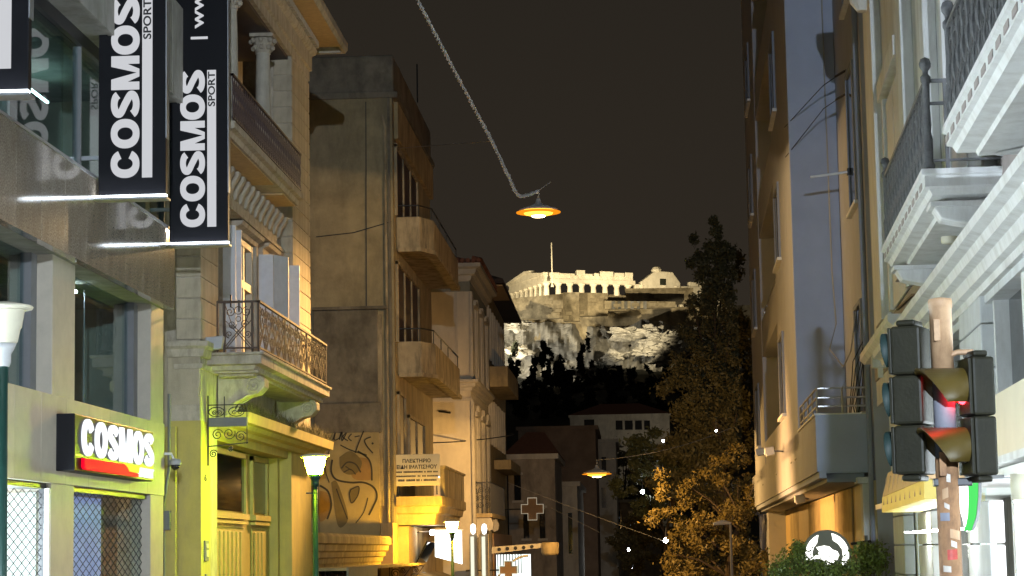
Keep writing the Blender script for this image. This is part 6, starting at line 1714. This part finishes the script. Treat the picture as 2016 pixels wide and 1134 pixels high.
# hedge before the round sign
random.seed(21)
HG = thing('hedge', 'leafy green hedge in a planter below the round lit sign', 'hedge', (4.3, 50.5, ground(50.5)))
P = []
hp = [(1560, 1110, 34, 26), (1600, 1118, 40, 18), (1650, 1122, 40, 14), (1700, 1112, 38, 24), (1535, 1130, 26, 22), (1725, 1100, 22, 26), (1572, 1085, 12, 16), (1700, 1085, 16, 14), (1640, 1150, 90, 24)]
st = MB()
for px, py, rx, rz in hp:
    x, z = atY(px, py, 50.5)
    for _ in range(900):
        a = [random.gauss(0, 0.5) for _ in range(3)]
        P.append((x + a[0] * rx * 50.5 / F, 50.5 + a[1] * 0.4, z + a[2] * rz * 50.5 / F))
    for _ in range(10):
        st.tube([(x + random.uniform(-0.2, 0.2), 50.5 + random.uniform(-0.2, 0.2), ground(50.5) + 0.5), (x + random.gauss(0, 0.5) * rx * 50.5 / F, 50.5, z + 0.5 * rz * 50.5 / F)], [0.012, 0.004], 4)
part('stems', st, 'bark', HG, kind='stuff')
part('foliage', leafmesh(MB(), P, 0.045), 'leaf_hedge', HG, kind='stuff', recalc=False)
hx0, hx1 = atY(1515, 1100, 50.5)[0], atY(1745, 1100, 50.5)[0]
part('planter', MB().box(hx0, hx1, 50.1, 50.9, ground(50) - 0.1, ground(50) + 0.6), 'concrete', HG, bev=0.03)

# ================================================================ traffic signal on its stickered pole
PX, PY = 1.555, 11.0
TS = thing('traffic_signal', 'traffic signal with lit red lamp and stickered rusty pole', 'traffic light', (PX, PY, 0))
part('pole', MB().lathe([(0.057, 0), (0.057, 2.02)], (PX, PY, 0), 20), 'pole_rust', TS, smooth=True)
part('pole_sleeve', MB().lathe([(0.0545, 2.02), (0.0545, 2.42)], (PX, PY, 0), 20), 'pole_grey', TS, smooth=True)
part('pole_top', MB().lathe([(0.056, 2.42), (0.056, 2.765), (0.060, 2.77), (0.061, 2.80), (0.058, 2.815), (0.02, 2.822)], (PX, PY, 0), 20), 'pole_paint', TS, smooth=True)
part('access_plate', MB().box(PX - 0.045, PX - 0.012, PY - 0.06, PY - 0.045, 2.6, 2.71), 'pole_paint', TS, bev=0.004)
random.seed(9)
for z, w_, h_, m in ((1.90, 0.02, 0.04, 'sticker_white'), (1.82, 0.03, 0.05, 'pole_paint'), (1.71, 0.05, 0.04, 'pole_grey'), (1.62, 0.055, 0.045, 'pole_paint'), (1.52, 0.05, 0.05, 'sticker_red'), (1.46, 0.04, 0.03, 'sticker_white'), (1.40, 0.05, 0.04, 'sticker_red'), (1.58, 0.03, 0.03, 'sticker_white'), (1.77, 0.025, 0.025, 'sticker_white')):
    mb = MB()
    a0 = -PI / 2 + random.uniform(-0.5, 0.5)
    da = w_ / 0.0575 / 2
    vs = []
    tl_ = random.uniform(-0.008, 0.008)
    for zz in (z, z + h_):
        for k in range(5):
            a = a0 - da + 2 * da * k / 4
            vs.append((PX + 0.0585 * math.cos(a), PY + 0.0585 * math.sin(a), zz + tl_ * (k - 2) / 2))
    part('sticker', mb.add(vs, [(k, k + 1, k + 6, k + 5) for k in range(4)]), m, TS, recalc=False)
# local frame of a signal head: d = facing direction, e = sideways, both horizontal
def head(cx, cy, z0, z1, ang, n, depth, width, hoodlen, mat, hood, red, name):
    d = Vector((math.cos(ang), math.sin(ang), 0)); e = Vector((-d.y, d.x, 0)); u = Vector((0, 0, 1))
    o = Vector((cx, cy, 0))
    def bx(a0, a1, b0, b1, c0, c1):
        mb = MB()
        q = [o + d * a + e * b + u * c for c in (c0, c1) for a, b in ((a0, b0), (a1, b0), (a1, b1), (a0, b1))]
        return mb.add([tuple(p) for p in q], [(0, 3, 2, 1), (4, 5, 6, 7), (0, 1, 5, 4), (1, 2, 6, 5), (2, 3, 7, 6), (3, 0, 4, 7)])
    H = (z1 - z0) / n
    hd = None
    for k in range(n):
        hd = part('signal_section', bx(-depth, 0, -width / 2, width / 2, z0 + k * H + 0.002, z0 + (k + 1) * H - 0.002), mat, TS, bev=0.014)
        part('door', bx(0, 0.018, -width / 2 + 0.006, width / 2 - 0.006, z0 + k * H + 0.008, z0 + (k + 1) * H - 0.008), mat, hd, bev=0.005)
        zc = z0 + (k + 0.5) * H
        R_ = min(H, width) * 0.42
        lm = 'signal_red' if (red and k == n - 1) else 'lens_dark'
        part('lens', MB().lathe([(0.0, 0.030), (R_ * 0.5, 0.026), (R_ * 0.9, 0.010), (R_ * 0.96, 0.0)], tuple(o + d * 0.018 + u * zc), 18, ax=tuple(d)), lm, hd, smooth=True)
        # cutaway visor: long on top, swept back underneath
        vm = MB()
        vs, fs = [], []
        NA = 28
        for sh in (0, 1):
            rr = R_ * (1.06 if sh else 1.0)
            for i in range(NA + 1):
                a = math.radians(-52) + math.radians(284) * i / NA      # open at the bottom
                top = 0.5 + 0.5 * math.sin(a)
                ln = hoodlen * (0.30 + 0.70 * top ** 0.8)
                for q in (0.018, 0.018 + ln):
                    p = o + d * q + e * (rr * math.cos(a)) + u * (zc + rr * math.sin(a))
                    vs.append(tuple(p))
        M_ = 2 * (NA + 1)
        for i in range(NA):
            for sh in (0, 1):
                b = sh * M_ + 2 * i
                fs.append((b, b + 1, b + 3, b + 2))
            fs.append((2 * i + 1, M_ + 2 * i + 1, M_ + 2 * i + 3, 2 * i + 3))
        part('visor', vm.add(vs, fs), hood, hd, smooth=True, recalc=False)
    part('top_cap', bx(-depth * 0.8, -depth * 0.15, -width * 0.38, width * 0.38, z1, z1 + 0.03), mat, TS, bev=0.01)
    part('bottom_cap', bx(-depth * 0.8, -depth * 0.15, -width * 0.38, width * 0.38, z0 - 0.03, z0), mat, TS, bev=0.01)
    return o, d, e
hxr, hzt = atY(1900, 706, PY); _, hzb = atY(1945, 938, PY)
head(hxr - 0.012, PY - 0.06, hzb, hzt, math.radians(180 + 11), 2, 0.115, 0.215, 0.235, 'signal_olive', 'signal_hood', True, 'a')
hxl, lzt = atY(1760, 642, PY); _, lzb = atY(1790, 935, PY)
head(hxl + 0.02, PY + 0.10, lzb, lzt, math.radians(180 - 22), 3, 0.15, 0.22, 0.05, 'signal_olive', 'visor_teal', False, 'b')
part('clamp', MB().tube([(PX + 0.02, PY - 0.02, hzt + 0.01), (PX + 0.07, PY - 0.03, hzt + 0.03), (PX + 0.15, PY - 0.03, hzt + 0.03)], 0.014, 6), 'pole_paint', TS)
part('clamp', MB().box(PX - 0.07, PX + 0.12, PY - 0.03, PY + 0.03, hzb - 0.045, hzb - 0.005), 'black_metal', TS, bev=0.006)
part('clamp_plate', MB().box(PX - 0.045, PX - 0.01, PY - 0.07, PY - 0.055, 1.93, 2.05), 'pole_rust', TS, bev=0.004)

# ================================================================ wires
def wire(name, label, pts, r, m, cat='wire', sag=0.0, n=12):
    P = [Vector(p) for p in pts]
    out = []
    for a, b in zip(P[:-1], P[1:]):
        for i in range(n):
            k = i / n
            q = a.lerp(b, k)
            q.z -= sag * 4 * k * (1 - k)
            out.append(q)
    out.append(P[-1])
    return tag(part(name, MB().tube([tuple(q) for q in out], r, 5), m, None), label, cat)
# garland cable: a wire wound with tinsel
g1 = Vector((hx, HY, hz + 0.60))
gd = lambda px, py, y: Vector((atY(px, py, y)[0], y, atY(px, py, y)[1]))
end = gd(822, 0, 55.0) * 2 - gd(900, 150, 58.0)
GC = thing('garland_cable', 'pale cable wound with a garland rising from the hanging lamp', 'garland', tuple(g1))
Q = [g1, gd(1022, 385, 63.9), gd(1000, 345, 63.2), gd(970, 282, 62.0), gd(940, 225, 60.4), gd(880, 112, 57.6), gd(822, 0, 55.0), end]
part('wire', MB().tube([tuple(q) for q in Q], 0.016, 5), 'cable_grey', GC)
tp_ = catmull([tuple(q) for q in Q], 60)
for ph in (0.0, PI):
    tw = [Vector(q) + Vector((0.028 * math.cos(i * 0.75 + ph), 0.02 * math.sin(i * 0.75 + ph), 0.028 * math.sin(i * 0.75 + ph))) + Vector([random.uniform(-0.012, 0.012) for _ in range(3)]) for i, q in enumerate(tp_)]
    part('tinsel_strand', MB().tube([tuple(q) for q in tw], [0.020 + 0.022 * random.random() ** 2 for _ in tw], 5), 'garland', GC)
part('end_hook', MB().tube([tuple(g1), tuple(g1 + Vector((0.15, 0, 0.12))), tuple(g1 + Vector((0.4, 0, 0.28)))], 0.012, 4), 'cable_grey', GC)
def AP(px, py, Y):
    x, z = atY(px, py, Y)
    return (x, Y, z)
wire('span_wire', 'faint span wire from the stained block to the garland cable', [(-8, 76, atY(850, 290, 76)[1]), AP(965, 278, 61.8)], 0.012, 'cable_grey')
wire('span_wire', 'span wire from the far hanging lamp up to the tall tree', [(hx2, FY, hz2 + 0.6), AP(1440, 842, 112)], 0.02, 'cable_light', sag=0.3)
wire('span_wire', 'pale wire sloping down to the right over the far end of the street', [AP(1000, 950, 118), AP(1310, 1066, 112)], 0.011, 'cable_grey', sag=0.05)
wire('span_wire', 'short pale wire below the longer sloping wire', [AP(1085, 1000, 126), AP(1180, 1048, 122)], 0.014, 'cable_grey')
wire('span_wire', 'dark wire sagging across the pale plaster building', [AP(832, 872, 100), AP(1010, 856, 121)], 0.03, 'cable_dark', sag=0.1)
# small white lamps in the trees
for px, py, Y, r, lab in ((1265, 968, 141, 0.13, 'small white lamp among the lit leaves of the thin tree'), (1311, 1064, 112, 0.13, 'bright white lamp at the lower end of the sloping wire'), (1410, 848, 112, 0.05, 'tiny white lamp on the span wire before the tall tree'), (1330, 897, 141, 0.08, 'tiny white lamp in the middle of the thin tree'), (1246, 1122, 190, 0.2, 'large white lamp low at the end of the street'), (1232, 1103, 190, 0.13, 'white lamp left of the large white lamp at the end of the street'), (1238, 1082, 190, 0.13, 'small white lamp above the large white lamp at the end of the street')):
    p = AP(px, py, Y)
    t = thing('globe_lamp', lab, 'lamp', p, 'small white lamps at the end of the street')
    part('globe', MB().lathe([(0, -r), (r * 0.7, -r * 0.7), (r, 0), (r * 0.7, r * 0.7), (0, r)], p, 8), 'white_lamp', t, smooth=True)
    part('hanger', MB().tube([(p[0], p[1], p[2] + r), (p[0], p[1], p[2] + r + 0.5)], 0.02, 4), 'iron_black', t)
hp_ = AP(1306, 868, 337)
hl = thing('hillside_lamp', 'small white street lamp in front of the pale hillside house', 'street lamp', hp_)
part('globe', MB().lathe([(0, -0.2), (0.15, -0.14), (0.2, 0), (0.15, 0.14), (0, 0.2)], hp_, 8), 'white_lamp', hl, smooth=True)
part('post', MB().tube([(hp_[0], hp_[1], hp_[2] - 12), (hp_[0], hp_[1], hp_[2] - 0.2)], 0.06, 5), 'iron_black', hl)
lamp_in(hl, 'POINT', (hp_[0] - 0.1, hp_[1] + 0.5, hp_[2]), 420, (1.0, 0.86, 0.62), soft=0.1)
# unlit cobra head street light
cp_ = AP(1438, 1030, 96)
cl_ = thing('cobra_street_light', 'unlit street light with flat head in front of the orange tree', 'street light', (cp_[0], 96, ground(96)))
part('post', MB().tube([(cp_[0], 96, ground(96)), (cp_[0], 96, cp_[2])], [0.09, 0.05], 8), 'grey_frame', cl_)
part('lamp_head', MB().tube([(cp_[0] + 0.02, 96, cp_[2]), (cp_[0] - 0.35, 95.9, cp_[2] + 0.04), (cp_[0] - 0.75, 95.8, cp_[2] - 0.02)], [0.05, 0.12, 0.06], 8), 'lamp_grey', cl_)
